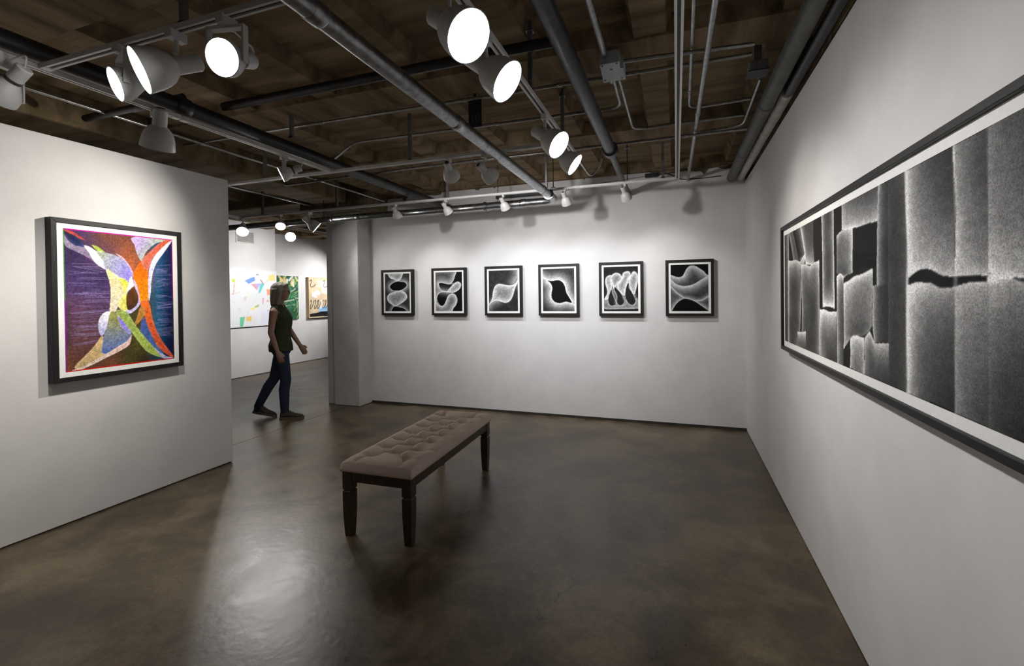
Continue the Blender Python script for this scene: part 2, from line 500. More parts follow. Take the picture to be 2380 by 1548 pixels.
pipe('galvanised_duct', [(-1.222, 0.5, ZD), (-1.222, 4.95, ZD), (-7.9, 4.95, 2.535)], 0.040, 'galv',
     'shiny galvanised duct pipe with elbow, running overhead then along back wall', 'duct', rad=0.15, n=24,
     couplings=[((-1.222, 2.51, ZD), (0, 1, 0)), ((-1.222, 1.36, ZD), (0, 1, 0)), ((-1.222, 4.40, ZD), (0, 1, 0)),
                ((-1.60, 4.95, ZD), (1, 0, 0)), ((-3.19, 4.95, 2.545), (1, 0, 0)), ((-3.80, 4.95, 2.545), (1, 0, 0)), ((-5.0, 4.95, 2.54), (1, 0, 0))],
     cr=1.10, cl=0.035,
     clips=[((-1.222, 4.62, ZD), (0, 1, 0)), ((-2.06, 4.95, ZD - 0.002), (1, 0, 0)), ((-2.5, 4.95, 2.547), (1, 0, 0)), ((-4.2, 4.95, 2.542), (1, 0, 0))])
pipe('black_pipe', [(-2.88, 0.3, 2.715), (-2.88, 5.66, 2.715)], 0.048, 'black_metal',
     'thick matte black pipe running diagonally overhead above two short tracks', 'pipe', n=18,
     couplings=[((-2.88, 2.05, 2.715), (0, 1, 0))], cr=1.2)
pipe('cross_pipe', [(-2.83, 2.30, 2.80), (-0.56, 2.30, 2.80)], 0.028, 'black_metal',
     'thinner black pipe crossing the ceiling in front of the coffers', 'pipe', n=14)
pipe('branch_pipe', [(-2.93, 2.10, 2.80), (-3.9, 2.10, 2.80)], 0.024, 'black_metal',
     'short black branch pipe above the left partition', 'pipe', n=12, couplings=[((-3.35, 2.10, 2.80), (1, 0, 0))])
pipe('sprinkler_main', [(-0.50, 0.5, 2.71), (-0.50, 3.90, 2.71)], 0.046, 'black_pipe',
     'glossy black iron pipe right of the duct, thick part ending in a collar', 'pipe', n=20,
     couplings=[((-0.50, 3.90, 2.71), (0, 1, 0))], cr=1.35, cl=0.045)
pipe('sprinkler_tail', [(-0.50, 3.94, 2.71), (-0.52, 5.0, 2.705), (-0.52, 5.66, 2.70)], 0.030, 'black_pipe',
     'slimmer black iron pipe continuing from the collar to the back wall', 'pipe', n=16)
pipe('right_conduit', [(0.19, 0.8, 2.808), (0.135, 5.66, 2.808)], 0.016, 'galv',
     'straight steel conduit right of the straight overhead track', 'conduit', couplings=[((0.178, 1.9, 2.808), (0, 1, 0)), ((0.158, 3.6, 2.808), (0, 1, 0)), ((0.141, 5.1, 2.808), (0, 1, 0))], cr=1.25, cl=0.02)
pipe('grey_pipe', [(0.585, -0.5, 2.79), (0.585, 5.655, 2.79)], 0.048, 'greypipe',
     'fat grey green pipe running beside the top of the right wall', 'pipe', n=18,
     couplings=[((0.585, 3.55, 2.79), (0, 1, 0)), ((0.585, 4.70, 2.79), (0, 1, 0))], cr=1.1, cl=0.03)
pipe('wrapped_pipe', [(0.672, 3.35, 2.775), (0.672, 5.6, 2.775)], 0.036, 'insul',
     'white wrapped pipe tucked along the top of the right wall', 'pipe', n=18,
     couplings=[((0.672, 4.62, 2.775), (0, 1, 0)), ((0.672, 3.75, 2.775), (0, 1, 0))], cr=1.1, cl=0.03)
pipe('wall_top_pipe', [(0.68, -0.5, 2.775), (0.68, 3.33, 2.775)], 0.032, 'black_metal',
     'black pipe along the top of the right wall near the viewer', 'pipe', n=14)
CR = 0.011
ZC = 2.86
def cnd(pts, label, rad=0.10, **k):
    return pipe('steel_conduit', pts, CR, 'conduit', label, 'conduit', rad=rad, n=10, group='thin steel conduits on the ceiling', cr=1.35, cl=0.018, **k)
cnd([(-4.1, 2.93, 2.888), (0.42, 2.99, 2.888)], 'thin straight conduit crossing the ceiling behind the number plate',
    couplings=[((-2.6, 2.95, 2.888), (1, 0, 0)), ((-0.7, 2.975, 2.888), (1, 0, 0))])
cnd([(-3.20, 3.75, ZC), (-2.62, 3.36, ZC), (-0.36, 3.42, ZC), (-0.355, 2.93, ZC)], 'thin conduit with a kinked left end, curving up to the pale box',
    couplings=[((-1.3, 3.395, ZC), (1, 0, 0))])
cnd([(-0.322, 2.95, ZC), (-0.319, 3.92, ZC), (0.50, 3.90, ZC)], 'thin conduit leaving the pale box and bending toward the right wall')
cnd([(0.078, 1.2, ZC), (0.10, 3.62, 2.858), (0.50, 3.59, ZC)], 'thin conduit beside the track near the right wall bending right near the wall',
    couplings=[((0.096, 3.3, ZC), (0, 1, 0))])
cnd([(0.50, 3.22, 2.835), (0.505, 4.05, 2.832), (0.2, 4.10, 2.832)], 'thin conduit from the dark box bending back beside the grey pipe')
cnd([(-4.12, 4.05, 2.93), (-4.12, 4.05, 2.776), (-2.3, 3.975, 2.776), (0.52, 3.97, 2.776)], 'long conduit behind the mid track with a drop bend at its left end',
    couplings=[((-1.75, 3.974, 2.776), (1, 0, 0)), ((-1.0, 3.973, 2.776), (1, 0, 0)), ((0.08, 3.971, 2.776), (1, 0, 0))])
cnd([(-3.66, 0.6, 2.80), (-3.66, 5.3, 2.80)], 'thin conduit running away over the top of the left partition',
    couplings=[((-3.66, 2.78, 2.80), (0, 1, 0))])
cnd([(-4.72, 3.0, 2.79), (-4.72, 5.6, 2.79)], 'thin conduit running away beside the beam, left of the column')
cnd([(-0.27, 2.70, 2.835), (0.40, 2.76, 2.835)], 'thin dark conduit leaving the right side of the pale box')
pipe('flexible_conduit', [(-0.733, 3.62, 2.612), (-0.73, 3.95, 2.60), (-0.70, 4.12, 2.56), (-0.62, 4.06, 2.62), (-0.58, 3.98, 2.68)], 0.009, 'conduit',
     'flexible conduit drooping from the end of the four lamp track', 'conduit', rad=0.1, n=10)

# hangers between ceiling and tracks
def hanger(x, y, z0, label, r=0.012, strut=True, top=CZ + 0.05):
    t = thing('track_hanger', label, 'hanger', (x, y, z0), 0, 'track hangers')
    h = top - z0
    if strut:
        obj('post', B(-r, r, -r, r, 0, h), 'strut', t)
    else:
        obj('post', T([(0, 0, 0), (0, 0, h)], 0.005, 8), 'black_metal', t)
    obj('foot_clip', B(-0.022, 0.022, -0.012, 0.012, -0.002, 0.01), 'strut', t)
    obj('ceiling_plate', B(-0.03, 0.03, -0.02, 0.02, h - 0.058, h - 0.05) if not strut else B(-0.02, 0.02, -0.02, 0.02, h - 0.058, h - 0.05), 'strut', t)
    return t
zt = ZT + 0.024
hanger(-3.914, 4.68, zt, 'grey hanger post on the back track just right of the column')
hanger(-2.40, 4.68, zt, 'grey hanger post on the back track at the black pipe end')
hanger(-1.258, 4.68, zt, 'grey hanger post on the back track by the duct elbow')
hanger(-1.185, 4.68, zt, 'second thin post beside the duct elbow hanger', strut=False)
hanger(-0.441, 4.68, zt, 'thin black rod hanger with flat plate beside the black iron pipe', strut=False)
hanger(-0.109, 4.68, zt, 'grey hanger post on the back track near its right corner')
hanger(-4.35, 4.95, 2.58, 'thin dark rod holding the duct left of the column', strut=False)
hanger(-1.90, 4.95, 2.592, 'thin dark rod holding the duct in front of the black wall box', strut=False)
hanger(-5.10, 4.68, zt, 'grey hanger post on the back track over the far room')
hanger(-2.02, 3.29, zt, 'grey hanger post on the mid track left of its two lamps')
hanger(-3.55, 3.29, zt, 'grey hanger post on the mid track near the left partition')
hanger(-0.733, 2.42, zt, 'grey hanger post on the four lamp track between its lamps')
hanger(-0.76, 3.29, zt, 'grey hanger post where mid track meets four lamp track')
hanger(-2.80, 2.85, 2.765, 'grey hanger post on the black pipe, farther one')
hanger(-1.85, 1.335, zt, 'dark hanger post on the upper left track')
hanger(-6.9, 10.2, zt, 'grey hanger post on the added unseen track deep in the far room')
hanger(-5.5, 4.4, zt, 'grey hanger post on the far room track')

# junction boxes
bx = thing('junction_box', 'pale grey stepped junction box fixed under the ceiling', 'box', (-0.335, 2.745, 2.80), math.radians(3))
bm = bmesh.new(); prism(bm, [(-0.062, -0.115), (0.045, -0.125), (0.045, -0.045), (0.062, -0.045), (0.068, 0.105), (-0.062, 0.115)][::-1], 'z', 0, 0.07)
obj('body', bm, 'boxgrey', bx)
obj('bracket', B(-0.02, 0.02, -0.03, 0.03, 0.07, 0.20), 'strut', bx)
for (a, c) in ((-0.05, 0.08), (0.05, 0.08), (-0.05, -0.1), (0.03, -0.11)):
    obj('screw', B(a - 0.005, a + 0.005, c - 0.005, c + 0.005, -0.003, 0.001), 'slot', bx)
obj('knockout', B(-0.012, 0.004, -0.055, -0.038, -0.002, 0.001), 'slot', bx)
obj('conduit_stub', T([(-0.02, 0.11, 0.035), (-0.02, 0.19, 0.035)], 0.012, 10), 'conduit', bx)
pipe('box_feed_pipe', [(-0.36, 0.6, 2.845), (-0.36, 2.62, 2.845)], 0.017, 'conduit', 'steel conduit feeding the pale box from the near side', 'conduit', n=10)
bx = thing('wall_junction_box', 'small dark box near ceiling beside the fat grey pipe', 'box', (0.465, 3.10, 2.82))
obj('body', B(-0.05, 0.05, -0.05, 0.05, 0, 0.06, bev=0.004), 'strut', bx)
obj('cover', B(-0.056, 0.056, -0.056, 0.056, -0.006, 0.001), 'black_metal', bx)
obj('conduit_stub', T([(0.03, 0.05, 0.03), (0.03, 0.13, 0.03)], 0.012, 10), 'conduit', bx)
obj('bracket', B(-0.02, 0.02, -0.03, 0.03, 0.06, 0.20), 'strut', bx)

# black box on the back wall, driver box with wires
t = thing('wall_raceway', 'long black raceway on back wall behind the duct', 'raceway', (-1.86, YB, 2.775))
obj('housing', B(-0.33, 0.40, -0.05, 0, 0, 0.06, bev=0.004), 'black_metal', t)
obj('lid', B(-0.30, 0.37, -0.056, -0.05, 0.01, 0.05), 'slot', t)
t = thing('driver_box', 'small black driver box with loose wires, high on back wall', 'box', (-0.26, YB, 2.872))
obj('housing', B(-0.07, 0.07, -0.045, -0.0, 0, 0.045, bev=0.006), 'black_metal', t)
obj('wire', T(fillet([(0.07, -0.02, 0.02), (0.2, -0.02, 0.03), (0.3, -0.015, -0.05), (0.5, -0.01, -0.06), (0.74, -0.01, -0.05)], 0.08), 0.005, 8), 'cable', t)
obj('wire', T(fillet([(-0.07, -0.02, 0.02), (-0.4, -0.012, 0.0), (-0.8, -0.012, -0.02), (-1.0, -0.012, -0.06)], 0.1), 0.004, 8), 'strut', t)

# number plate
t = thing('number_plate', 'dark hanging plate with faint number 10', 'sign', (-1.33, 3.03, 2.715))
obj('plate', B(-0.05, 0.05, 0, 0.006, 0, 0.19, bev=0.002), 'sign', t)
obj('strap', B(-0.01, 0.01, 0.002, 0.006, 0.19, 0.3), 'sign', t)
cu = bpy.data.curves.new('digits', 'FONT'); cu.body = '10'; cu.size = 0.085; cu.extrude = 0.001; cu.align_x = 'CENTER'
tmp = bpy.data.objects.new('digits_tmp', cu); link(tmp)
bpy.context.view_layer.update()
me = bpy.data.meshes.new_from_object(tmp.evaluated_get(bpy.context.evaluated_depsgraph_get()))
bpy.data.objects.remove(tmp)
me.materials.clear(); me.materials.append(M['signtext'])
o = bpy.data.objects.new('digits', me); link(o); o.parent = t
o.location = (0.0, -0.0015, 0.03); o.rotation_euler = (math.pi / 2, 0, 0)

# ================================================================== LAMPS
def aim_mtx(origin, d):
    d = Vector(d).normalized()
    q = d.to_track_quat('Z', 'Y')
    return Matrix.Translation(origin) @ q.to_matrix().to_4x4()

def add_spot(parent, origin, d, power, size, blend, radius, col):
    l = bpy.data.lights.new('lamp_light', 'SPOT')
    l.energy = power * K
    l.spot_size = math.radians(size)
    l.spot_blend = blend
    l.shadow_soft_size = radius
    l.color = col
    o = bpy.data.objects.new('lamp_light', l)
    link(o)
    o.parent = parent
    m = aim_mtx(origin, -Vector(d))
    o.matrix_local = m
    return o

WARM, NEUT, COOL = (1.0, 0.945, 0.85), (1.0, 0.98, 0.965), (0.93, 0.96, 1.0)

def lamp(mount, aim, label, style='dome', s=1.0, power=30, size=75, blend=0.9, col=NEUT, stem=0.055, group='track lamps', cord=False, rad=None):
    mount = Vector(mount)
    t = thing('track_lamp', label, 'lamp', mount, 0, group)
    obj('adapter', B(-0.018 * s, 0.018 * s, -0.035 * s, 0.035 * s, -0.034 * s, 0.002, bev=0.003), 'white_metal', t)
    if style == 'dome':
        piv = Vector((0, 0, -0.034 * s - stem * s))
        d = (Vector(aim) - (mount + piv)).normalized()
        obj('stem', T([(0, 0, -0.03 * s), (0, 0, -0.034 * s - stem * s)], 0.009 * s, 10), 'white_metal', t)
        bm = bmesh.new(); bmesh.ops.create_uvsphere(bm, u_segments=12, v_segments=8, radius=0.013 * s)
        obj('swivel', bm, 'white_metal', t, piv, smooth=True)
        # body: neck behind, bell in front; the pivot sits on the side of the neck
        side = Vector((0, 0, 1)) - d * d.z
        side.normalize()
        c = piv - side * 0.040 * s + d * 0.0
        mt = aim_mtx(c, d)
        outer = [(0.0, -0.075), (0.026, -0.075), (0.034, -0.066), (0.036, 0.022), (0.044, 0.030), (0.060, 0.046), (0.072, 0.070), (0.080, 0.100), (0.085, 0.135), (0.087, 0.150)]
        inner = [(0.084, 0.150), (0.082, 0.135), (0.077, 0.102), (0.069, 0.073), (0.057, 0.050), (0.0, 0.045)]
        bm = bmesh.new(); lathe(bm, [(r * s, z * s) for r, z in outer + inner], 32, mt)
        obj('housing', bm, 'white_metal', t, smooth=True, sharp=40)
        bm = bmesh.new(); lathe(bm, [(0.0, -0.0755 * s), (0.018 * s, -0.0755 * s), (0.018 * s, -0.0785 * s), (0.0, -0.0785 * s)][::-1], 12, mt)
        obj('vent_cap', bm, 'slot', t)
        face = 0.118
        bm = bmesh.new(); lathe(bm, [(0.0, (face + 0.012) * s), (0.03 * s, (face + 0.010) * s), (0.055 * s, (face + 0.004) * s), (0.070 * s, (face - 0.006) * s), (0.072 * s, (face - 0.02) * s)][::-1], 28, mt)
        obj('bulb', bm, 'bulb', t, smooth=True)
        add_spot(t, c + d * 0.156 * s, d, power, size, blend, rad or 0.045 * s, col)
    else:
        # gimbal: U yoke, flared ring, socket behind
        drop = 0.12 * s
        piv = Vector((0, 0, -0.034 * s - drop))
        d = (Vector(aim) - (mount + piv)).normalized()
        sx = d.cross(Vector((0, 0, 1))).normalized()      # yoke axis, level
        w = 0.075 * s
        up = Vector((0, 0, 1)); fw = up.cross(sx)
        R = Matrix((sx, fw, up)).transposed().to_4x4()
        bm = bmesh.new()
        mt = Matrix.Translation((0, 0, -0.034 * s)) @ R
        box(bm, -w - 0.004 * s, w + 0.004 * s, -0.014 * s, 0.014 * s, -0.012 * s, 0.0, mt)
        obj('yoke_bridge', bm, 'white_metal', t)
        for q in (-1, 1):
            bm = bmesh.new()
            box(bm, q * w - 0.004 * s, q * w + 0.004 * s, -0.014 * s, 0.014 * s, -drop - 0.02 * s, -0.010 * s, mt)
            obj('yoke_arm', bm, 'white_metal', t)
        mb = aim_mtx(piv, d)
        bm = bmesh.new()
        lathe(bm, [(r * s, z * s) for r, z in [(0.028, -0.075), (0.036, -0.06), (0.055, -0.03), (0.068, -0.005), (0.070, 0.03), (0.066, 0.03), (0.064, 0.0), (0.050, -0.025), (0.0, -0.04)]], 30, mb)
        obj('housing', bm, 'white_metal', t, smooth=True, sharp=40)
        bm = bmesh.new(); lathe(bm, [(r * s, z * s) for r, z in [(0.0, -0.155), (0.026, -0.155), (0.031, -0.15), (0.031, -0.07), (0.0, -0.07)]], 24, mb)
        obj('socket', bm, 'white_metal', t, smooth=True, sharp=40)
        bm = bmesh.new(); lathe(bm, [(r * s, z * s) for r, z in [(0.0325, -0.085), (0.0325, -0.072), (0.029, -0.072), (0.029, -0.085)]], 24, mb, close=True)
        obj('collar', bm, 'slot', t)
        bm = bmesh.new(); lathe(bm, [(0.0, 0.024 * s), (0.03 * s, 0.022 * s), (0.055 * s, 0.014 * s), (0.0645 * s, 0.004 * s)][::-1], 28, mb)
        obj('bulb', bm, 'bulb', t, smooth=True)
        tail = mb @ Vector((0, 0, -0.15 * s))
        obj('cord', T(fillet([tail, tail + Vector((0, 0, 0.05 * s)) - d * 0.02, Vector((0.0, 0, -0.05 * s)) - d * 0.05 * s, Vector((0, 0, -0.03 * s))], 0.03), 0.004 * s, 8), 'white_metal', t)
        add_spot(t, piv + d * 0.04 * s, d, power, size, blend, rad or 0.04 * s, col)
    return t

# four lamps on the track facing the right wall
G = 'lamps on the four lamp track'
lamp((-0.733, 1.46, ZT), (0.72, 0.95, 1.30), 'biggest lit dome lamp at top centre, nearest on the four lamp track', s=1.0, power=8, size=88, blend=1, group=G)
lamp((-0.733, 1.79, ZT), (0.72, 1.75, 1.40), 'lit dome lamp, second nearest on the four lamp track', s=1.0, power=14, size=88, blend=1, group=G)
lamp((-0.733, 2.71, ZT), (0.72, 2.30, 1.45), 'lit dome lamp with deep bright rim, third on the four lamp track', s=0.95, power=28, size=84, blend=1, group=G)
lamp((-0.733, 3.16, ZT), (0.72, 3.20, 1.45), 'lit dome lamp at the far end of the four lamp track', s=0.9, power=40, size=84, blend=1, col=WARM, group=G)
# back track
G = 'small lamps along the back track'
lamp((-4.337, 4.68, ZT), (-3.5, 5.5, 1.6), 'lit dome lamp left of the column on the back track', s=0.9, power=16, size=90, blend=1, col=NEUT, group=G)
for x_, ax_, c_, lab_ in ((-3.078, -2.95, NEUT, 'above the second framed print'), (-2.424, -2.05, COOL, 'above the third framed print'), (-1.735, -1.5, COOL, 'left of the duct elbow'),
                          (-1.062, -0.85, COOL, 'right of the duct elbow'), (-0.466, -0.1, NEUT, 'below the black iron pipe')):
    lamp((x_, 4.68, ZT), (ax_, 5.66, 1.45), 'small white lamp on the back track ' + lab_, s=0.62, power=23, size=84, blend=1, col=c_, group=G)
# mid track
G = 'lamps on the mid track turned to the back wall'
lamp((-1.673, 3.29, ZT), (-2.2, 5.66, 1.5), 'dome lamp seen from behind, left one on the mid track', s=0.78, power=50, size=100, blend=1, group=G, stem=0.02)
lamp((-1.375, 3.29, ZT), (-0.6, 5.66, 1.5), 'dome lamp seen from behind, right one on the mid track near duct', s=0.78, power=50, size=100, blend=1, group=G, stem=0.075)
# upper left track
G = 'lamps on the upper left track'
lamp((-2.219, 1.335, ZT), (-3.2, -1.2, 1.3), 'lit gimbal lamp with narrow visible face, leftmost on the upper left track', style='gimbal', s=1.0, power=9, size=90, blend=1, group=G, col=WARM)
lamp((-1.897, 1.335, ZT), (-3.1, -0.8, 1.35), 'lit dome lamp facing left, middle one on the upper left track', s=1.0, power=9, size=90, blend=1, group=G)
lamp((-1.62, 1.335, ZT), (-1.0, -1.6, 1.2), 'lit gimbal lamp facing the viewer on the upper left track', style='gimbal', s=1.0, power=9, size=90, blend=1, group=G, col=WARM)
# under the black pipe
G = 'lamps under the black pipe'
lamp((-2.80, 1.20, ZT), (-3.85, 0.95, 1.55), 'gimbal lamp cut by the left edge, pointing down at the partition', style='gimbal', s=1.0, power=7, size=88, blend=1, group=G)
lamp((-2.80, 1.86, ZT - 0.003), (-3.5, 2.15, 1.0), 'white dome lamp hanging straight down under the black pipe', s=1.0, power=36, size=112, blend=1, group=G, stem=0.01, col=WARM)
lamp((-2.80, 2.77, ZT), (-3.92, 1.75, 1.75), 'small gimbal lamp with bright edge under the black pipe, aimed at partition', style='gimbal', s=0.85, power=60, size=105, blend=1, group=G, col=WARM)
# far room
G = 'lamps in the far room'
lamp((-5.5, 4.72, ZT), (-4.5, 3.7, 1.3), 'lit lamp in far room in front of the vent', s=0.85, power=32, size=88, blend=1, group=G)
lamp((-5.5, 5.55, ZT), (-2.3, 1.9, 0.2), 'dazzling lit lamp in far room right of the vent', s=0.85, power=8, size=90, blend=1, group=G, col=WARM)
lamp((-4.8, 4.68, ZT), (-3.6, 3.3, 0.6), 'lit lamp hanging above the walking person', s=0.7, power=22, size=90, blend=1, group=G)
lamp((-5.5, 6.7, ZT), (-7.9, 7.0, 1.6), 'added unseen lamp deeper in far room, brightening the collage wall', s=0.85, power=190, size=88, blend=1, group=G)  # extra lamp out of view, added to light the far room walls
lamp((-6.9, 9.9, ZT), (-8.4, 9.0, 1.6), 'added unseen lamp at the back of far room, brightening the beige painting', s=0.85, power=130, size=88, blend=1, group=G)  # also added out of sight, brightens the set back wall

# ================================================================== PICTURES
rng = np.random.default_rng(5)
def smooth_poly(pts, closed=True, n=8):
    p = np.asarray(pts, float)
    m = len(p)
    out = []
    rngk = range(m if closed else m - 1)
    for k in rngk:
        if closed:
            a, b, c, d = p[(k - 1) % m], p[k], p[(k + 1) % m], p[(k + 2) % m]
        else:
            a, b, c, d = p[max(k - 1, 0)], p[k], p[k + 1], p[min(k + 2, m - 1)]
        for t in np.arange(n) / n:
            out.append(0.5 * ((2 * b) + (-a + c) * t + (2 * a - 5 * b + 4 * c - d) * t * t + (-a + 3 * b - 3 * c + d) * t ** 3))
    if not closed: out.append(p[-1])
    return np.array(out)

def dist_poly(X, Y, p, closed=True):
    d2 = np.full(X.shape, 1e9)
    q = np.roll(p, -1, 0) if closed else p[1:]
    a = p if closed else p[:-1]
    for (ax, ay), (bx, by) in zip(a, q):
        dx, dy = bx - ax, by - ay
        l2 = dx * dx + dy * dy + 1e-12
        t = np.clip(((X - ax) * dx + (Y - ay) * dy) / l2, 0, 1)
        d2 = np.minimum(d2, (X - ax - t * dx) ** 2 + (Y - ay - t * dy) ** 2)
    return np.sqrt(d2)

def inside(X, Y, p):
    r = np.zeros(X.shape, bool)
    q = np.roll(p, -1, 0)
    for (ax, ay), (bx, by) in zip(p, q):
        if ay == by: continue
        c = ((ay > Y) != (by > Y)) & (X < (bx - ax) * (Y - ay) / (by - ay) + ax)
        r ^= c
    return r

def value_noise(shape, cell, seed=0, octaves=3):
    g = np.random.default_rng(seed)
    H_, W_ = shape
    out = np.zeros(shape); amp = 1; tot = 0
    for o_ in range(octaves):
        ch, cw = max(2, int(H_ / cell) + 2), max(2, int(W_ / cell) + 2)
        a = g.random((ch, cw))
        yy = np.linspace(0, ch - 1.001, H_); xx = np.linspace(0, cw - 1.001, W_)
        y0, x0 = yy.astype(int), xx.astype(int)
        fy, fx = (yy - y0)[:, None], (xx - x0)[None]
        fy, fx = fy * fy * (3 - 2 * fy), fx * fx * (3 - 2 * fx)
        v = (a[y0][:, x0] * (1 - fy) * (1 - fx) + a[y0 + 1][:, x0] * fy * (1 - fx) + a[y0][:, x0 + 1] * (1 - fy) * fx + a[y0 + 1][:, x0 + 1] * fy * fx)
        out += v * amp; tot += amp; amp *= 0.55; cell = max(1.5, cell / 2)
    return out / tot

def print_mesh(name, w, h, img, mat, parent, y):
    pad = np.pad(img, ((1, 1), (1, 1), (0, 0)), mode='edge')
    img = 0.4 * img + 0.15 * (pad[1:-1, 2:] + pad[1:-1, :-2] + pad[2:, 1:-1] + pad[:-2, 1:-1])
    """flat sheet facing -Y, width w, bottom at z=0; img rows run top to bottom, linear colour"""
    nv, nu = img.shape[:2]
    xs = np.linspace(-w / 2, w / 2, nu); zs = np.linspace(h, 0, nv)
    Xg, Zg = np.meshgrid(xs, zs)
    co = np.stack([Xg, np.full_like(Xg, 0.0), Zg], -1).reshape(-1, 3)
    idx = np.arange(nu * nv).reshape(nv, nu)
    q = np.stack([idx[1:, :-1], idx[1:, 1:], idx[:-1, 1:], idx[:-1, :-1]], -1).reshape(-1, 4)
    me = bpy.data.meshes.new(name)
    me.vertices.add(len(co)); me.vertices.foreach_set('co', co.ravel())
    me.loops.add(q.size); me.loops.foreach_set('vertex_index', q.ravel().astype(np.int32))
    me.polygons.add(len(q)); me.polygons.foreach_set('loop_start', (np.arange(len(q)) * 4).astype(np.int32))
    me.update(calc_edges=True)
    at = me.color_attributes.new('print', 'FLOAT_COLOR', 'POINT')
    c = np.ones((nv * nu, 4), np.float32); c[:, :3] = np.clip(img.reshape(-1, 3), 0, 1)
    at.data.foreach_set('color', c.ravel())
    me.materials.append(M[mat])
    o = bpy.data.objects.new(name, me); link(o)
    o.parent = parent; o.location = (0, y, 0)
    return o

def framed(name, label, loc, rotz, w, h, rail, depth, recess, margin, img, art_mat, group=None):
    """framed picture, back at y=0, front at y=-depth; base point at bottom middle"""
    t = thing(name, label, 'framed print', loc, rotz, group)
    def railbm(horizontal, a):
        bm = bmesh.new()
        if horizontal:
            z0, z1 = (0, rail) if a == 0 else (h - rail, h)
            s = 1 if a == 0 else -1
            po = [(-w / 2, z0), (w / 2, z0), (w / 2, z1), (-w / 2, z1)]
            if a == 0: po = [(-w / 2, 0), (w / 2, 0), (w / 2 - rail, rail), (-w / 2 + rail, rail)]
            else: po = [(-w / 2 + rail, h - rail), (w / 2 - rail, h - rail), (w / 2, h), (-w / 2, h)]
        else:
            if a == 0: po = [(-w / 2, 0), (-w / 2 + rail, rail), (-w / 2 + rail, h - rail), (-w / 2, h)]
            else: po = [(w / 2 - rail, rail), (w / 2, 0), (w / 2, h), (w / 2 - rail, h - rail)]
        prism(bm, po, 'y', -depth, 0)
        bmesh.ops.bevel(bm, geom=[e for e in bm.edges if all(abs(v.co.y + depth) < 1e-6 for v in e.verts)], offset=0.0015, segments=1, affect='EDGES')
        return bm
    for hz, a in ((True, 0), (True, 1), (False, 0), (False, 1)):
        obj('frame_rail', railbm(hz, a), 'frame', t)
    yb = -depth + recess
    obj('mat_board', B(-w / 2 + rail * 0.9, w / 2 - rail * 0.9, yb, yb + 0.004, rail * 0.9, h - rail * 0.9), 'mat', t)
    pw, ph = w - 2 * rail - 2 * margin[0], h - 2 * rail - 2 * margin[1]
    p = print_mesh('print', pw, ph, img, art_mat, t, yb - 0.0008)
    p.location.z = rail + margin[1]
    return t

class Sheet:
    """charcoal drawing: glowing outlines on black"""
    def __init__(s, box, nu=112, nv=144, seed=0):
        s.b = box
        x0, y0, x1, y1 = box
        s.asp = (x1 - x0) / (y1 - y0) * 1.0
        s.U, s.V = np.meshgrid(np.linspace(0, 0.755, nu), np.linspace(0, 1, nv))
        s.k = 0.755
        s.n1 = value_noise((nv, nu), 14, seed); s.n2 = value_noise((nv, nu), 4, seed + 50)
        s.A = np.zeros((nv, nu))
    def pts(s, p):
        x0, y0, x1, y1 = s.b
        return np.array([((x - x0) / (x1 - x0) * s.k, (y - y0) / (y1 - y0)) for x, y in p])
    def bg(s, lo, hi):
        s.A = lo + (hi - lo) * (0.65 * s.n1 + 0.35 * s.n2)
    def mist(s, p, core=0.16, rim=0.55, w=0.055, halo=0.0, hw=0.05, line=0.75):
        P = smooth_poly(s.pts(p)); d = dist_poly(s.U, s.V, P); i = inside(s.U, s.V, P)
        v = core * (0.45 + 1.1 * s.n2 * (0.5 + s.n1)) + rim * np.exp(-d / w) * (0.75 + 0.5 * s.n2)
        s.A = np.where(i, v, np.maximum(s.A, halo * np.exp(-d / hw) * (0.7 + 0.6 * s.n2)))
        s.A = np.maximum(s.A, line * np.exp(-(d / 0.0085) ** 2))
    def dark(s, p, fill=0.008, halo=0.6, hw=0.06, line=0.7):
        P = smooth_poly(s.pts(p)); d = dist_poly(s.U, s.V, P); i = inside(s.U, s.V, P)
        h = halo * np.exp(-d / hw) * (0.65 + 0.7 * s.n2)
        s.A = np.where(i, fill, np.maximum(s.A, h))
        s.A = np.where(i, s.A, np.maximum(s.A, line * np.exp(-(d / 0.0085) ** 2)))
    def line(s, p, strength=0.7, w=0.008, halo=0.0, hw=0.05, side=0):
        P = smooth_poly(s.pts(p), closed=False); d = dist_poly(s.U, s.V, P, closed=False)
        m = 1.0
        if side:
            o_ = np.argsort(P[:, 0]); yc = np.interp(s.U, P[o_, 0], P[o_, 1])
            m = ((s.V - yc) * side > 0)
        s.A = np.maximum(s.A, m * halo * np.exp(-d / hw) * (0.65 + 0.7 * s.n2))
        s.A = np.maximum(s.A, strength * np.exp(-(d / w) ** 2))
    def img(s):
        a = np.clip(1.08 * np.clip(s.A, 0, 1) ** 1.22, 0.003, 0.85)
        return np.stack([a * 0.99, a, a * 1.015], -1)

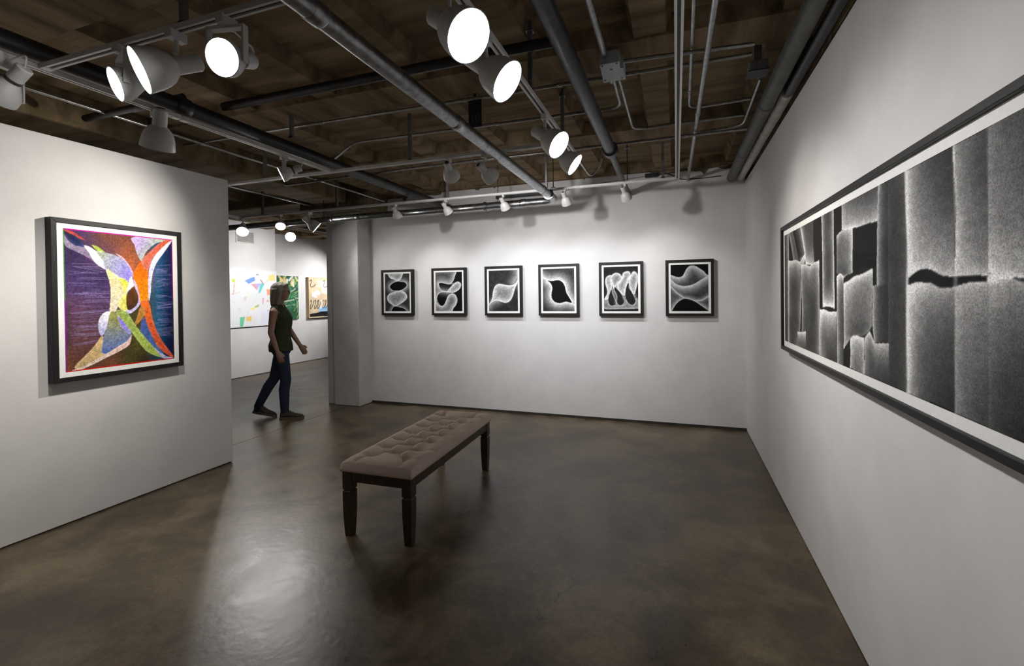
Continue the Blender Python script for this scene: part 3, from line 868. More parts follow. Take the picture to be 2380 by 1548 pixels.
def art_1():
    s = Sheet((240, 355, 800, 1200), seed=1); s.bg(0.015, 0.10)
    s.mist([(335, 320), (333, 400), (375, 455), (440, 475), (530, 525), (600, 475), (637, 400), (630, 320)], core=0.28, halo=0.12)
    s.mist([(600, 735), (520, 755), (360, 800), (290, 880), (310, 970), (380, 1035), (470, 1087), (590, 1030), (700, 950), (740, 880), (700, 790)], core=0.24, halo=0.1)
    s.dark([(540, 530), (430, 560), (350, 640), (400, 715), (470, 738), (600, 728), (690, 680), (737, 620), (700, 555), (620, 540)], halo=0.55, hw=0.07)
    s.dark([(470, 1090), (412, 1130), (393, 1230), (720, 1230), (685, 1150), (600, 1118)], halo=0.4, hw=0.06)
    return s.img()
def art_2():
    s = Sheet((1370, 310, 1980, 1200), seed=2); s.bg(0.004, 0.02)
    s.mist([(1300, 250), (1812, 250), (1805, 430), (1755, 535), (1690, 583), (1600, 568), (1500, 545), (1445, 560), (1440, 620), (1490, 700), (1540, 745), (1440, 790), (1395, 900), (1380, 1000), (1300, 1000)], core=0.05, rim=0.5, w=0.09)
    s.dark([(1450, 570), (1500, 548), (1600, 572), (1690, 590), (1780, 590), (1700, 690), (1640, 745), (1550, 742), (1485, 690)], halo=0.35, hw=0.03)
    s.mist([(1300, 1260), (1370, 1000), (1430, 1050), (1500, 1085), (1565, 1055), (1615, 960), (1645, 880), (1700, 820), (1765, 803), (1830, 845), (1862, 940), (1840, 1040), (1780, 1120), (1680, 1240)], core=0.12, rim=0.55, w=0.07)
    s.dark([(1545, 760), (1445, 800), (1402, 900), (1432, 1010), (1500, 1080), (1565, 1050), (1612, 960), (1642, 880), (1690, 822), (1760, 790), (1700, 772)], halo=0.25, hw=0.02)
    s.mist([(1650, 750), (1720, 660), (1800, 580), (1880, 540), (1942, 572), (1945, 640), (1900, 710), (1800, 766), (1700, 768)], core=0.2, rim=0.5)
    s.line([(1500, 735), (1600, 752), (1700, 765)], 0.75, 0.012, halo=0.5, hw=0.05)
    return s.img()
def art_3():
    s = Sheet((248, 262, 888, 1175), seed=3); s.bg(0.004, 0.09)
    s.line([(888, 300), (870, 420), (800, 540)], 0.0, halo=0.35, hw=0.12)
    s.line([(255, 1080), (330, 990), (440, 950)], 0.0, halo=0.3, hw=0.10)
    s.mist([(900, 470), (840, 562), (760, 602), (650, 602), (540, 577), (450, 573), (385, 630), (347, 740), (318, 900), (240, 1050), (300, 985), (370, 942), (450, 935), (540, 965), (630, 980), (710, 940), (770, 840), (812, 700), (845, 615), (900, 520)], core=0.22, rim=0.5, w=0.07, halo=0.12)
    return s.img()
def art_4():
    s = Sheet((1440, 215, 2140, 1170), seed=4); s.bg(0.008, 0.10)
    s.line([(1400, 370), (1560, 478)], 0.75, 0.012, halo=0.6, hw=0.09)
    s.line([(2070, 970), (2160, 1060)], 0.7, 0.02, halo=0.6, hw=0.08)
    s.dark([(1555, 478), (1650, 487), (1780, 470), (1870, 510), (1930, 600), (1970, 760), (2085, 978), (1960, 960), (1860, 985), (1790, 990), (1700, 960), (1640, 880), (1630, 780), (1652, 660), (1625, 560)], halo=0.75, hw=0.10, line=0.8)
    return s.img()
def art_5():
    s = Sheet((185, 225, 815, 1052), seed=5); s.bg(0.006, 0.05)
    s.mist([(190, 830), (260, 760), (300, 930), (560, 930), (590, 820), (680, 935), (760, 900), (790, 800), (830, 960), (820, 1000), (500, 1010), (180, 1000)], core=0.12, rim=0.35, w=0.05, line=0.2)
    for p in ([(300, 385), (235, 425), (220, 520), (250, 640), (255, 720), (200, 830), (270, 800), (330, 610), (320, 480), (335, 400)],
              [(410, 345), (345, 380), (320, 440), (340, 540), (375, 625), (430, 560), (500, 490), (520, 430), (480, 365)],
              [(620, 320), (550, 350), (520, 450), (440, 580), (470, 670), (545, 750), (575, 740), (590, 610), (650, 460), (675, 390), (660, 335)],
              [(745, 325), (700, 370), (655, 500), (680, 640), (740, 740), (770, 650), (805, 500), (800, 380)]):
        s.mist(p, core=0.2, rim=0.5, w=0.05, halo=0.08)
    for p in ([(330, 640), (280, 760), (265, 860), (300, 940), (370, 945), (412, 915), (375, 800), (345, 720)],
              [(395, 600), (380, 650), (430, 770), (430, 900), (490, 945), (552, 905), (555, 830), (500, 720), (440, 650)],
              [(640, 520), (592, 640), (582, 780), (620, 880), (690, 940), (750, 915), (763, 840), (700, 700), (650, 620)]):
        s.dark(p, fill=0.03, halo=0.4, hw=0.035)
    return s.img()
def art_6():
    s = Sheet((1420, 178, 2110, 1048), seed=6); s.bg(0.03, 0.12)
    L1 = [(1400, 330), (1470, 382), (1560, 410), (1640, 390), (1685, 320), (1730, 240), (1800, 200), (1880, 212), (2000, 290), (2130, 385)]
    s.line(L1, 0.6, 0.012, halo=0.6, hw=0.10, side=1)
    s.dark([(1380, 100)] + L1 + [(2150, 100)], halo=0.0, line=0.0)
    L2 = [(1400, 420), (1500, 530), (1600, 575), (1700, 585), (1850, 550), (2000, 460), (2130, 380)]
    P2 = smooth_poly(s.pts(L2), False); yc = np.interp(s.U, P2[:, 0], P2[:, 1])
    s.A = np.where(s.V > yc, (0.02 + 0.10 * s.n1) , s.A)
    s.line(L2, 0.6, 0.010, halo=0.6, hw=0.10, side=1)
    L3 = [(1400, 560), (1520, 690), (1650, 785), (1750, 830), (1870, 852), (1990, 842), (2130, 760)]
    P3 = smooth_poly(s.pts(L3), False); yc = np.interp(s.U, P3[:, 0], P3[:, 1])
    s.A = np.where(s.V > yc, (0.04 + 0.12 * s.n1), s.A)
    s.line(L3, 0.65, 0.012, halo=0.35, hw=0.06)
    s.dark([(1415, 1090), (1440, 1040), (1520, 910), (1620, 832), (1700, 815), (1800, 840), (1900, 890), (2010, 970), (2130, 1060), (2130, 1100)], halo=0.5, hw=0.06)
    return s.img()

HW, HH = 0.51, 0.638
FX = [-3.946, -3.141, -2.358, -1.628, -0.872, -0.113]
ARTS = [(art_1, 'small black framed charcoal print of stacked pebble shapes, leftmost on back wall'),
        (art_2, 'small black framed charcoal print of an S shaped loop, second from the column'),
        (art_3, 'small black framed charcoal print of a twisted bright diamond, third from the column'),
        (art_4, 'small black framed charcoal print with a black leaf shaped hole, fourth from the column'),
        (art_5, 'small black framed charcoal print of four bulb shaped loops, second from the corner'),
        (art_6, 'small black framed charcoal print of rolling waves, nearest the right corner')]
for xl, (fn, lab) in zip(FX, ARTS):
    framed('framed_print', lab, (xl + HW / 2, YB, 1.266), 0, HW, HH, 0.030, 0.055, 0.012, (0.026, 0.026), fn(), 'art_fine', 'six small framed prints on the back wall')

# ---- colour print on the left partition
def homography(src, dst):
    A = []
    for (x, y), (u, v) in zip(src, dst):
        A.append([x, y, 1, 0, 0, 0, -u * x, -u * y, -u]); A.append([0, 0, 0, x, y, 1, -v * x, -v * y, -v])
    return np.linalg.svd(np.array(A, float))[2][-1].reshape(3, 3)
def mapper(src, dst):
    Hm = homography(src, dst)
    def f(p):
        q = np.array([(x, y, 1.0) for x, y in p]) @ Hm.T
        return q[:, :2] / q[:, 2:]
    return f

def art_colour():
    nu, nv = 250, 336
    asp = 0.743
    U, V = np.meshgrid(np.linspace(0, asp, nu), np.linspace(0, 1, nv))
    mp = mapper([(470, 157), (1297, 250), (1312, 1140), (487, 1243)], [(0, 0), (asp, 0), (asp, 1), (0, 1)])
    n1, n2, n3 = value_noise((nv, nu), 60, 11), value_noise((nv, nu), 8, 12), value_noise((nv, nu), 3, 13)
    def mixc(a, b, t): return np.array(a) * (1 - t[..., None]) + np.array(b) * t[..., None]
    u = U / asp
    left = mixc((0.075, 0.048, 0.13), (0.17, 0.080, 0.048), np.clip((V - 0.45) * 2 + (n1 - 0.5) * 0.8, 0, 1))
    right = mixc((0.03, 0.16, 0.30), (0.018, 0.022, 0.085), np.clip((u - 0.80) * 8, 0, 1))
    right = right * (1 - np.clip(V - 0.75, 0, 1)[..., None])
    topc = mixc((0.16, 0.07, 0.05), (0.38, 0.13, 0.06), np.clip(1 - np.abs(u - 0.55) * 4, 0, 1) * np.clip(V * 4, 0, 1))
    bott = mixc((0.06, 0.035, 0.025), (0.10, 0.10, 0.03), n1)
    C = np.where((u < 0.45)[..., None], left, np.where((u > 0.78)[..., None], right, np.where((V < 0.4)[..., None], topc, bott)))
    # smooth joins of the ground areas
    for st in (1, 2, 4, 8, 12, 8, 4, 2, 1):
        Cp = np.pad(C, ((st, st), (st, st), (0, 0)), mode='edge')
        C = (Cp[st:-st, st:-st] + Cp[st:-st, 2 * st:] + Cp[st:-st, :-2 * st] + Cp[2 * st:, st:-st] + Cp[:-2 * st, st:-st]) / 5
    C = C * (0.55 + 0.75 * n1[..., None])
    tm = np.clip(1 - (V - 0.02) / 0.28, 0, 1) * np.clip((u - 0.12) * 5, 0, 1) * np.clip((0.72 - u) * 8, 0, 1)
    C = C * (1 - tm[..., None]) + topc * tm[..., None]
    # fine horizontal scratch lines on both sides
    g = np.random.default_rng(3)
    for k in range(150):
        rightside = g.random() < 0.5
        if rightside: x0, x1 = 0.80 + 0.04 * g.random(), 0.90 + 0.1 * g.random()
        else: x0 = 0.02 + 0.15 * g.random(); x1 = x0 + 0.12 + 0.22 * g.random()
        y0 = 0.22 + 0.6 * g.random(); y1 = y0 + g.normal(0, 0.012)
        p = np.array([(x0 * asp, y0), (x1 * asp, y1)])
        jj = slice(max(0, int((min(y0, y1) - 0.01) * nv)), min(nv, int((max(y0, y1) + 0.01) * nv) + 1))
        d = dist_poly(U[jj], V[jj], p, False)
        a = (0.40 * g.random() + 0.10) * np.exp(-(d / 0.0016) ** 2)
        C[jj] = C[jj] * (1 - a[..., None]) + np.array((0.40, 0.35, 0.60)) * a[..., None]
    def poly(p, c0, c1=None, ang=(0, 1), a=1.0, edge=0.25, n=8):
        P = smooth_poly(mp(p), True, n); i = inside(U, V, P)
        if not i.any(): return
        d = dist_poly(U, V, P)
        c1 = c1 or c0
        t = U * ang[0] + V * ang[1]
        t = (t - t[i].min()) / (np.ptp(t[i]) + 1e-9)
        t = np.clip(t + (n1 - 0.5) * 0.5, 0, 1)
        c = mixc(c0, c1, t) * (0.72 + 0.5 * n2[..., None])
        c = c + edge * np.exp(-d / 0.012)[..., None] * (0.9 - c) * 0.6
        C[i] = C[i] * (1 - a) + c[i] * a
    lil, cream, wht = (0.52, 0.50, 0.78), (0.72, 0.62, 0.34), (0.80, 0.78, 0.86)
    poly([(1008, 228), (1296, 250), (1180, 275), (1100, 340), (1065, 408), (1030, 350), (1014, 290)], (0.42, 0.34, 0.58), (0.30, 0.42, 0.18), (1, 0.4))
    poly([(478, 205), (560, 290), (650, 300), (720, 400), (790, 460), (740, 440), (660, 380), (560, 330), (490, 290)], (0.42, 0.38, 0.48), (0.16, 0.10, 0.2), (0, 1), edge=0.0, a=0.7)
    poly([(474, 178), (540, 190), (590, 225), (634, 295), (600, 297), (550, 282), (505, 245)], (0.012, 0.014, 0.05), (0.02, 0.03, 0.14), edge=0.1)
    poly([(476, 168), (540, 183), (600, 218), (638, 248), (600, 238), (555, 212), (500, 186)], (0.42, 0.06, 0.05), edge=0.1)
    poly([(632, 290), (690, 310), (745, 360), (790, 440), (802, 472), (740, 440), (700, 400), (668, 345)], wht, (0.6, 0.56, 0.8))
    poly([(690, 285), (740, 303), (790, 345), (735, 330)], (0.36, 0.45, 0.03))
    poly([(722, 330), (800, 345), (880, 370), (950, 420), (1000, 510), (965, 562), (900, 530), (800, 470), (770, 400)], (0.36, 0.42, 0.26), (0.30, 0.24, 0.68), (1, 0.6))
    poly([(800, 468), (900, 530), (960, 572), (955, 640), (900, 700), (870, 782), (825, 788), (832, 650), (822, 560)], cream, (0.62, 0.55, 0.45), edge=0.35)
    poly([(905, 535), (966, 572), (955, 640), (930, 640)], (0.55, 0.58, 0.05), (0.7, 0.6, 0.2))
    poly([(950, 655), (960, 778), (915, 778), (885, 722)], (0.60, 0.62, 0.12), (0.75, 0.65, 0.3), (-1, 0))
    poly([(985, 520), (1006, 575), (1000, 605), (952, 655), (965, 580)], (0.55, 0.66, 0.78), (0.7, 0.75, 0.7))
    poly([(870, 352), (930, 385), (990, 470), (1030, 590), (1056, 700), (1040, 750), (980, 800), (930, 790), (1010, 745), (1040, 690), (1010, 590), (1000, 510), (950, 420)], (0.62, 0.40, 0.42), lil, (0, 1), a=0.9)
    poly([(1000, 603), (952, 660), (960, 772), (1020, 747), (1042, 690), (1030, 640)], (0.14, 0.06, 0.03), (0.06, 0.03, 0.015), edge=0.0)
    poly([(1065, 408), (1012, 480), (1000, 520), (1040, 620), (1058, 720), (1112, 705), (1115, 600), (1115, 500), (1100, 450)], (0.62, 0.12, 0.02), (0.72, 0.30, 0.03), (0, 1), edge=0.1)
    poly([(1292, 253), (1225, 262), (1150, 320), (1065, 410), (1112, 475), (1150, 385), (1220, 322)], (0.55, 0.10, 0.05), (0.5, 0.16, 0.12), (-1, 0), edge=0.15)
    poly([(1294, 258), (1235, 345), (1172, 435), (1142, 540), (1133, 650), (1120, 708), (1116, 560), (1126, 460), (1160, 380), (1230, 302)], wht, lil, (0, 1))
    poly([(1058, 720), (1116, 710), (1150, 850), (1205, 985), (1306, 1128), (1260, 1112), (1180, 1040), (1120, 920), (1085, 810)], (0.62, 0.16, 0.04), (0.55, 0.10, 0.06), (0, 1), edge=0.12)
    poly([(1055, 755), (1090, 765), (1078, 830), (1010, 895), (1030, 830)], (0.42, 0.22, 0.06), edge=0.1)
    poly([(1078, 830), (1120, 920), (1180, 1040), (1245, 1122), (1160, 1062), (1060, 955)], (0.10, 0.10, 0.34), (0.08, 0.20, 0.36), edge=0.05)
    poly([(830, 788), (780, 795), (742, 848), (738, 920), (764, 968), (800, 905), (822, 840)], wht, (0.40, 0.42, 0.72), (0, 1))
    poly([(830, 790), (890, 812), (950, 880), (987, 960), (960, 1020), (880, 1062), (800, 1112), (760, 1092), (770, 1000), (800, 900)], (0.30, 0.30, 0.10), (0.12, 0.18, 0.46), (0, 1), edge=0.05)
    poly([(890, 812), (950, 880), (985, 955), (940, 930), (900, 880)], (0.24, 0.16, 0.62), (0.3, 0.28, 0.66))
    poly([(764, 968), (770, 1010), (760, 1092), (800, 1112), (700, 1170), (600, 1215), (555, 1200), (640, 1112), (700, 1050)], (0.62, 0.46, 0.24), (0.45, 0.34, 0.2))
    poly([(987, 958), (972, 1032), (900, 1082), (800, 1130), (700, 1180), (580, 1232), (492, 1242), (620, 1198), (780, 1112), (880, 1052), (960, 1002)], (0.72, 0.50, 0.48), (0.66, 0.6, 0.5), (-1, 0), edge=0.4)
    poly([(868, 784), (950, 790), (1012, 880), (1082, 970), (1162, 1060), (1245, 1132), (1190, 1126), (1100, 1082), (1010, 972), (950, 890)], (0.28, 0.36, 0.10), (0.36, 0.46, 0.12), (0, 1), edge=0.2)
    poly([(1162, 1060), (1240, 1118), (1312, 1136), (1230, 1138)], (0.42, 0.36, 0.60), lil)
    # speckle and coloured hairline border
    C *= (0.50 + 1.0 * n3[..., None])
    e = 3
    C[:e] = (0.45, 0.01, 0.30); C[-e:] = (0.55, 0.03, 0.02); C[:, :e - 1] = (0.10, 0.30, 0.05); C[:, -e + 1:] = (0.5, 0.02, 0.16)
    C[nv // 2:, :e - 1] = (0.30, 0.01, 0.42); C[nv // 2:, -e + 1:] = (0.12, 0.10, 0.02)
    C = np.clip(C, 0, 1)
    g_ = C.mean(-1, keepdims=True)
    C = np.clip(g_ + (C - g_) * 1.12, 0.001, 1) ** 1.15 * 1.12
    return np.clip(C, 0.003, 0.9)
framed('framed_print', 'large black framed colourful abstract print on the left partition', (XL, (1.873 + 2.728) / 2, 0.975), math.pi / 2,
       0.855, 1.101, 0.032, 0.062, 0.010, (0.037, 0.034), art_colour(), 'art_col')

# ---- long charcoal print on the right wall
def art_long(L):
    nu, nv = 760, 230
    Hh_ = 0.703
    asp = L / Hh_
    U, V = np.meshgrid(np.linspace(0, asp, nu), np.linspace(0, 1, nv))
    k = 2.27 / Hh_
    mp = mapper([(70, 582), (948, 128), (948, 1335), (72, 972)], [(0, 0), (k, 0), (k, 1), (0, 1)])
    n1, n2, n3 = value_noise((nv, nu), 40, 21), value_noise((nv, nu), 6, 22), value_noise((nv, nu), 2.5, 23)
    A = 0.012 + 0.02 * n1
    def panel(p, core=0.05, top=0.0, bot=0.0, left=0.0, right=0.0, w=0.10, n=1, line=0.0):
        """cloth panel: each edge may glow inward"""
        nonlocal A
        P = mp(p)
        if max(a_ for a_, _ in p) < 412:      # small strips: slightly wavy cloth edges
            D = []
            for (a_, b_) in zip(P, np.roll(P, -1, 0)):
                D += [a_, a_ + (b_ - a_) * 0.12, a_ + (b_ - a_) * 0.5 + rng.normal(0, 0.006, 2), a_ + (b_ - a_) * 0.88]
            Q = smooth_poly(np.array(D), True, 3)
        else:
            Q = P
        i = inside(U, V, Q)
        if not i.any(): return
        v = core * (0.5 + n1)
        # fades measured from the panel's own extents in u and v
        jv, ju = np.nonzero(i)
        lo_v, hi_v = np.full(nu, 2.0), np.full(nu, -1.0)
        np.minimum.at(lo_v, ju, V[jv, ju]); np.maximum.at(hi_v, ju, V[jv, ju])
        lo_u, hi_u = np.full(nv, 99.0), np.full(nv, -1.0)
        np.minimum.at(lo_u, jv, U[jv, ju]); np.maximum.at(hi_u, jv, U[jv, ju])
        v = v + top * np.exp(-(V - lo_v[None]) / w) + bot * np.exp(-(hi_v[None] - V) / w)
        v = v + left * np.exp(-(U - lo_u[:, None]) / (w * 0.7)) + right * np.exp(-(hi_u[:, None] - U) / (w * 0.7))
        v = v + 0.5 * top * np.exp(-(V - lo_v[None]) / 0.018) + 0.5 * bot * np.exp(-(hi_v[None] - V) / 0.018)
        v = v + 0.4 * left * np.exp(-(U - lo_u[:, None]) / 0.016) + 0.4 * right * np.exp(-(hi_u[:, None] - U) / 0.016)
        v = v * (0.72 + 0.28 * n1 + 0.25 * (n2 - 0.5))
        A = np.where(i, v, A)
    # left group of hanging strips
    panel([(66, 560), (85, 565), (90, 990), (66, 990)], 0.06, right=0.35)
    panel([(86, 570), (100, 560), (128, 700), (108, 700)], 0.03, left=0.3, right=0.1)
    panel([(105, 560), (130, 550), (150, 650), (128, 672)], 0.03, right=0.3)
    panel([(84, 676), (112, 672), (128, 680), (150, 645), (135, 760), (128, 940), (118, 1000), (84, 990)], 0.10, top=0.4, left=0.4, right=0.25, w=0.07)
    panel([(130, 545), (178, 522), (182, 690), (150, 688), (140, 610)], 0.08, left=0.3, bot=0.3, w=0.08)
    panel([(133, 690), (165, 695), (200, 675), (203, 1030), (135, 1000)], 0.09, top=0.35, left=0.25, right=0.3, w=0.07)
    panel([(118, 938), (150, 938), (150, 1012), (118, 1000)], 0.10, top=0.5, w=0.06)
    panel([(210, 505), (254, 485), (258, 850), (214, 845)], 0.10, left=0.35, right=0.45, bot=0.6, w=0.05)
    panel([(203, 855), (240, 865), (266, 865), (266, 1058), (203, 1030)], 0.10, top=0.55, left=0.3, w=0.09)
    panel([(266, 585), (285, 565), (325, 555), (325, 720), (290, 740), (266, 720)], 0.12, top=0.3, right=0.35, left=0.1, w=0.06)
    panel([(266, 735), (280, 722), (292, 735), (290, 1060), (268, 1055)], 0.12, top=0.5, left=0.35, w=0.05)
    panel([(285, 470), (420, 400), (424, 530), (330, 555), (285, 563)], 0.03, bot=0.45, left=0.2, w=0.12)
    panel([(292, 760), (330, 735), (400, 705), (402, 760), (395, 920), (370, 950), (318, 960), (292, 1000)], 0.10, top=0.5, left=0.35, right=0.15, w=0.09)
    panel([(316, 962), (340, 950), (368, 962), (368, 1092), (316, 1070)], 0.12, top=0.5, left=0.25, right=0.3, w=0.07)
    panel([(370, 960), (388, 935), (408, 980), (458, 980), (458, 1130), (368, 1092)], 0.08, top=0.4, left=0.2, w=0.08)
    panel([(420, 400), (458, 385), (458, 975), (405, 975), (398, 900), (402, 770), (415, 765), (416, 530)], 0.05, left=0.35, w=0.06)
    panel([(327, 557), (370, 542), (417, 530), (414, 768), (400, 766), (400, 705), (360, 700), (326, 716)], 0.008)
    panel([(457, 384), (524, 348), (530, 760), (526, 1160), (458, 1130)], 0.035, left=0.05, right=0.10, w=0.12)
    # large cloth columns on the right
    panel([(524, 348), (692, 262), (700, 735), (650, 730), (610, 707), (570, 710), (530, 742)], 0.02, bot=0.42, left=0.5, w=0.16)
    panel([(692, 262), (820, 195), (820, 733), (760, 728), (700, 735), (705, 500)], 0.022, bot=0.30, left=0.35, w=0.16)
    panel([(820, 195), (950, 120), (952, 742), (905, 735), (820, 722)], 0.05, bot=0.42, left=0.16, w=0.20)
    panel([(524, 765), (560, 757), (610, 758), (650, 778), (700, 772), (700, 1225), (528, 1160)], 0.02, top=0.36, left=0.6, w=0.15)
    panel([(700, 772), (760, 755), (820, 755), (820, 1280), (700, 1228)], 0.03, top=0.30, left=0.22, w=0.2)
    panel([(820, 755), (900, 742), (952, 760), (952, 1345), (820, 1280)], 0.015, top=0.35, left=0.10, w=0.16)
    panel([(820, 728), (870, 722), (910, 740), (870, 750), (820, 757)], 0.62)
    # the wavy dark gap between upper and lower cloth
    G = smooth_poly(mp([(530, 742), (570, 710), (610, 707), (650, 728), (700, 735), (760, 728), (820, 734), (820, 755), (760, 755), (700, 772), (650, 778), (610, 759), (560, 757), (528, 766)]), True, 6)
    A = np.where(inside(U, V, G), 0.006, A)
    W = smooth_poly(mp([(820, 735), (850, 727), (885, 730), (912, 741), (880, 748), (850, 750), (820, 755)]), True, 6)
    A = np.where(inside(U, V, W), 0.75, A)
    A = 1.35 * np.clip(A, 0, 2) ** 1.35
    # unseen right end: more hanging strips
    x = 2.27 / Hh_
    m = U > x
    A = np.where(m, 0.03 + 0.3 * np.exp(-np.abs(V - 0.5) / 0.15) * (0.6 + 0.4 * np.sin(U * 9)), A)
    # long white vertical creases
    for xx, top_, bot_, s_ in ((524, 348, 1160, 0.75), (700, 262, 1228, 0.22), (820, 195, 1280, 0.12)):
        P = mp([(xx - 3, top_), (xx + 5, (top_ * 2 + bot_) / 3), (xx + 2, (top_ + bot_) / 2), (xx + 3, bot_)])
        d = dist_poly(U, V, P, False)
        A = np.maximum(A, s_ * np.exp(-(d / 0.012) ** 2) * (0.5 + 0.5 * np.abs(np.sin(V * 6 + 0.6))))
    A = A * (0.62 + 0.76 * n3)
    a = np.clip(A, 0.004, 0.8)
    return np.stack([a, a, a], -1)
RL = 2.95
framed('framed_print', 'very long black framed charcoal print of hanging cloth on the right wall', (XR, 3.60 - RL / 2, 1.137), -math.pi / 2,
       RL, 0.822, 0.024, 0.052, 0.016, (0.032, 0.036), art_long(RL - 0.112), 'art_big')

# ---- far room paintings
def stroke(C, U, V, pts, w, col, closed=False, a=1.0, smooth=True):
    P = smooth_poly(pts, closed) if smooth else np.array(pts, float)
    d = dist_poly(U, V, P, closed)
    m = np.clip((w - d) / (w * 0.35), 0, 1) * a
    return C * (1 - m[..., None]) + np.array(col) * m[..., None]
def fillp(C, U, V, pts, col, a=1.0):
    i = inside(U, V, np.array(pts, float))
    C = C.copy(); C[i] = C[i] * (1 - a) + np.array(col) * a
    return C

def canvas(label, loc, rotz, w, h, depth, img, edge, group='paintings in the far room'):
    t = thing('painting', label, 'painting', loc, rotz, group)
    obj('stretcher', B(-w / 2, w / 2, -depth, 0, 0, h, bev=0.003), edge, t)
    print_mesh('picture', w - 0.004, h - 0.004, img, 'art_paint', t, -depth - 0.001).location.z = 0.002
    return t

def art_collage():
    nu, nv = 170, 130
    asp = 1.52
    U, V = np.meshgrid(np.linspace(0, asp, nu), np.linspace(0, 1, nv))
    n1 = value_noise((nv, nu), 40, 31)
    C = np.array((0.78, 0.79, 0.82)) * (0.9 + 0.15 * n1[..., None])
    def q(p): return [(asp - (0.93) + (x - 5) / 335 * 0.93, (y - 95) / 500) for x, y in p]
    F = [([(92, 190), (165, 148), (170, 185), (122, 218)], (0.16, 0.30, 0.68)), ([(138, 218), (205, 210), (182, 272)], (0.75, 0.30, 0.30)),
         ([(165, 214), (215, 210), (185, 268)], (0.45, 0.45, 0.8)), ([(212, 212), (242, 210), (205, 300), (190, 295)], (0.10, 0.58, 0.55)),
         ([(280, 130), (320, 120), (330, 180), (275, 185)], (0.85, 0.70, 0.22)), ([(258, 265), (302, 260), (312, 300), (262, 320)], (0.85, 0.32, 0.16)),
         ([(52, 510), (90, 505), (75, 592), (55, 592)], (0.10, 0.55, 0.30)), ([(95, 510), (138, 500), (138, 545), (98, 548)], (0.85, 0.55, 0.12)),
         ([(165, 415), (195, 400), (195, 420), (165, 432)], (0.45, 0.5, 0.12)), ([(138, 430), (165, 425), (160, 450), (138, 450)], (0.85, 0.75, 0.2)),
         ([(258, 365), (275, 362), (275, 378), (258, 378)], (0.85, 0.3, 0.15)), ([(280, 338), (298, 335), (296, 350), (280, 350)], (0.2, 0.6, 0.35)),
         ([(0, 180), (25, 180), (22, 205), (0, 205)], (0.55, 0.68, 0.05)), ([(205, 460), (285, 470), (280, 570), (205, 575)], (0.72, 0.74, 0.86)),
         ([(-180, 200), (-90, 180), (-100, 300), (-170, 290)], (0.5, 0.6, 0.85)), ([(-140, 420), (-60, 400), (-80, 520)], (0.85, 0.5, 0.3))]
    for p, c in F: C = fillp(C, U, V, q(p), c, 0.92)
    S = [([(212, 178), (230, 212)], 0.010, (0.35, 0.02, 0.08)), ([(178, 133), (196, 133)], 0.008, (0.03, 0.03, 0.03)), ([(260, 195), (270, 165)], 0.008, (0.8, 0.55, 0.1)),
         ([(228, 345), (226, 395)], 0.010, (0.6, 0.08, 0.28)), ([(185, 300), (165, 370), (130, 430), (95, 520)], 0.006, (0.55, 0.72, 0.72)),
         ([(0, 305), (12, 300), (20, 205)], 0.008, (0.85, 0.22, 0.08)), ([(0, 310), (60, 290)], 0.005, (0.7, 0.4, 0.4)),
         ([(85, 340), (105, 330)], 0.005, (0.6, 0.4, 0.1)), ([(85, 352), (105, 342)], 0.005, (0.5, 0.3, 0.3)), ([(85, 364), (102, 356)], 0.005, (0.6, 0.4, 0.1)),
         ([(310, 370), (300, 385), (305, 400)], 0.005, (0.6, 0.15, 0.2)), ([(318, 370), (312, 395)], 0.005, (0.6, 0.15, 0.2)),
         ([(215, 490), (240, 500), (215, 520), (240, 540), (215, 555)], 0.005, (0.75, 0.6, 0.55)), ([(255, 490), (275, 505), (255, 525), (272, 545)], 0.005, (0.75, 0.6, 0.55)),
         ([(40, 430), (60, 440)], 0.004, (0.3, 0.65, 0.5)), ([(40, 445), (62, 455)], 0.004, (0.3, 0.65, 0.5)), ([(262, 462), (272, 455)], 0.006, (0.08, 0.08, 0.1)),
         ([(110, 280), (120, 305)], 0.006, (0.85, 0.75, 0.3)), ([(30, 150), (45, 135)], 0.004, (0.4, 0.4, 0.4)), ([(120, 330), (142, 356)], 0.004, (0.85, 0.7, 0.3)), ([(0, 370), (20, 385)], 0.004, (0.3, 0.6, 0.55))]
    for p, w, c in S: C = stroke(C, U, V, q(p), w, c, a=0.95)
    return np.clip(C, 0, 0.9)

def art_jungle():
    nu, nv = 80, 126
    asp = 0.635
    U, V = np.meshgrid(np.linspace(0, asp, nu), np.linspace(0, 1, nv))
    C = np.array((0.03, 0.10, 0.05)) * (0.5 + value_noise((nv, nu), 20, 41)[..., None])
    g = np.random.default_rng(42)
    pal = [(0.05, 0.22, 0.10), (0.10, 0.34, 0.16), (0.02, 0.06, 0.04), (0.45, 0.55, 0.42), (0.02, 0.14, 0.12), (0.30, 0.40, 0.08)]
    for k in range(60):
        x, y = asp * g.random(), 0.1 + 0.9 * g.random(); a = g.normal(-1.0, 0.5); l = 0.1 + 0.3 * g.random()
        C = stroke(C, U, V, [(x, y), (x + l * math.cos(a) * 0.5 + 0.03, y + l * math.sin(a) * 0.5), (x + l * math.cos(a), y + l * math.sin(a))], 0.006 + 0.014 * g.random(), pal[g.integers(len(pal))], a=0.85)
    top = [(0.72, 0.74, 0.70), (0.75, 0.50, 0.22), (0.55, 0.62, 0.3), (0.8, 0.78, 0.74)]
    for k in range(16):
        x, y = asp * g.random(), 0.16 * g.random()
        C = stroke(C, U, V, [(x, y), (x + g.normal(0, 0.06), y + 0.08)], 0.03, top[g.integers(4)], a=0.9, smooth=False)
    return np.clip(C, 0, 0.9)

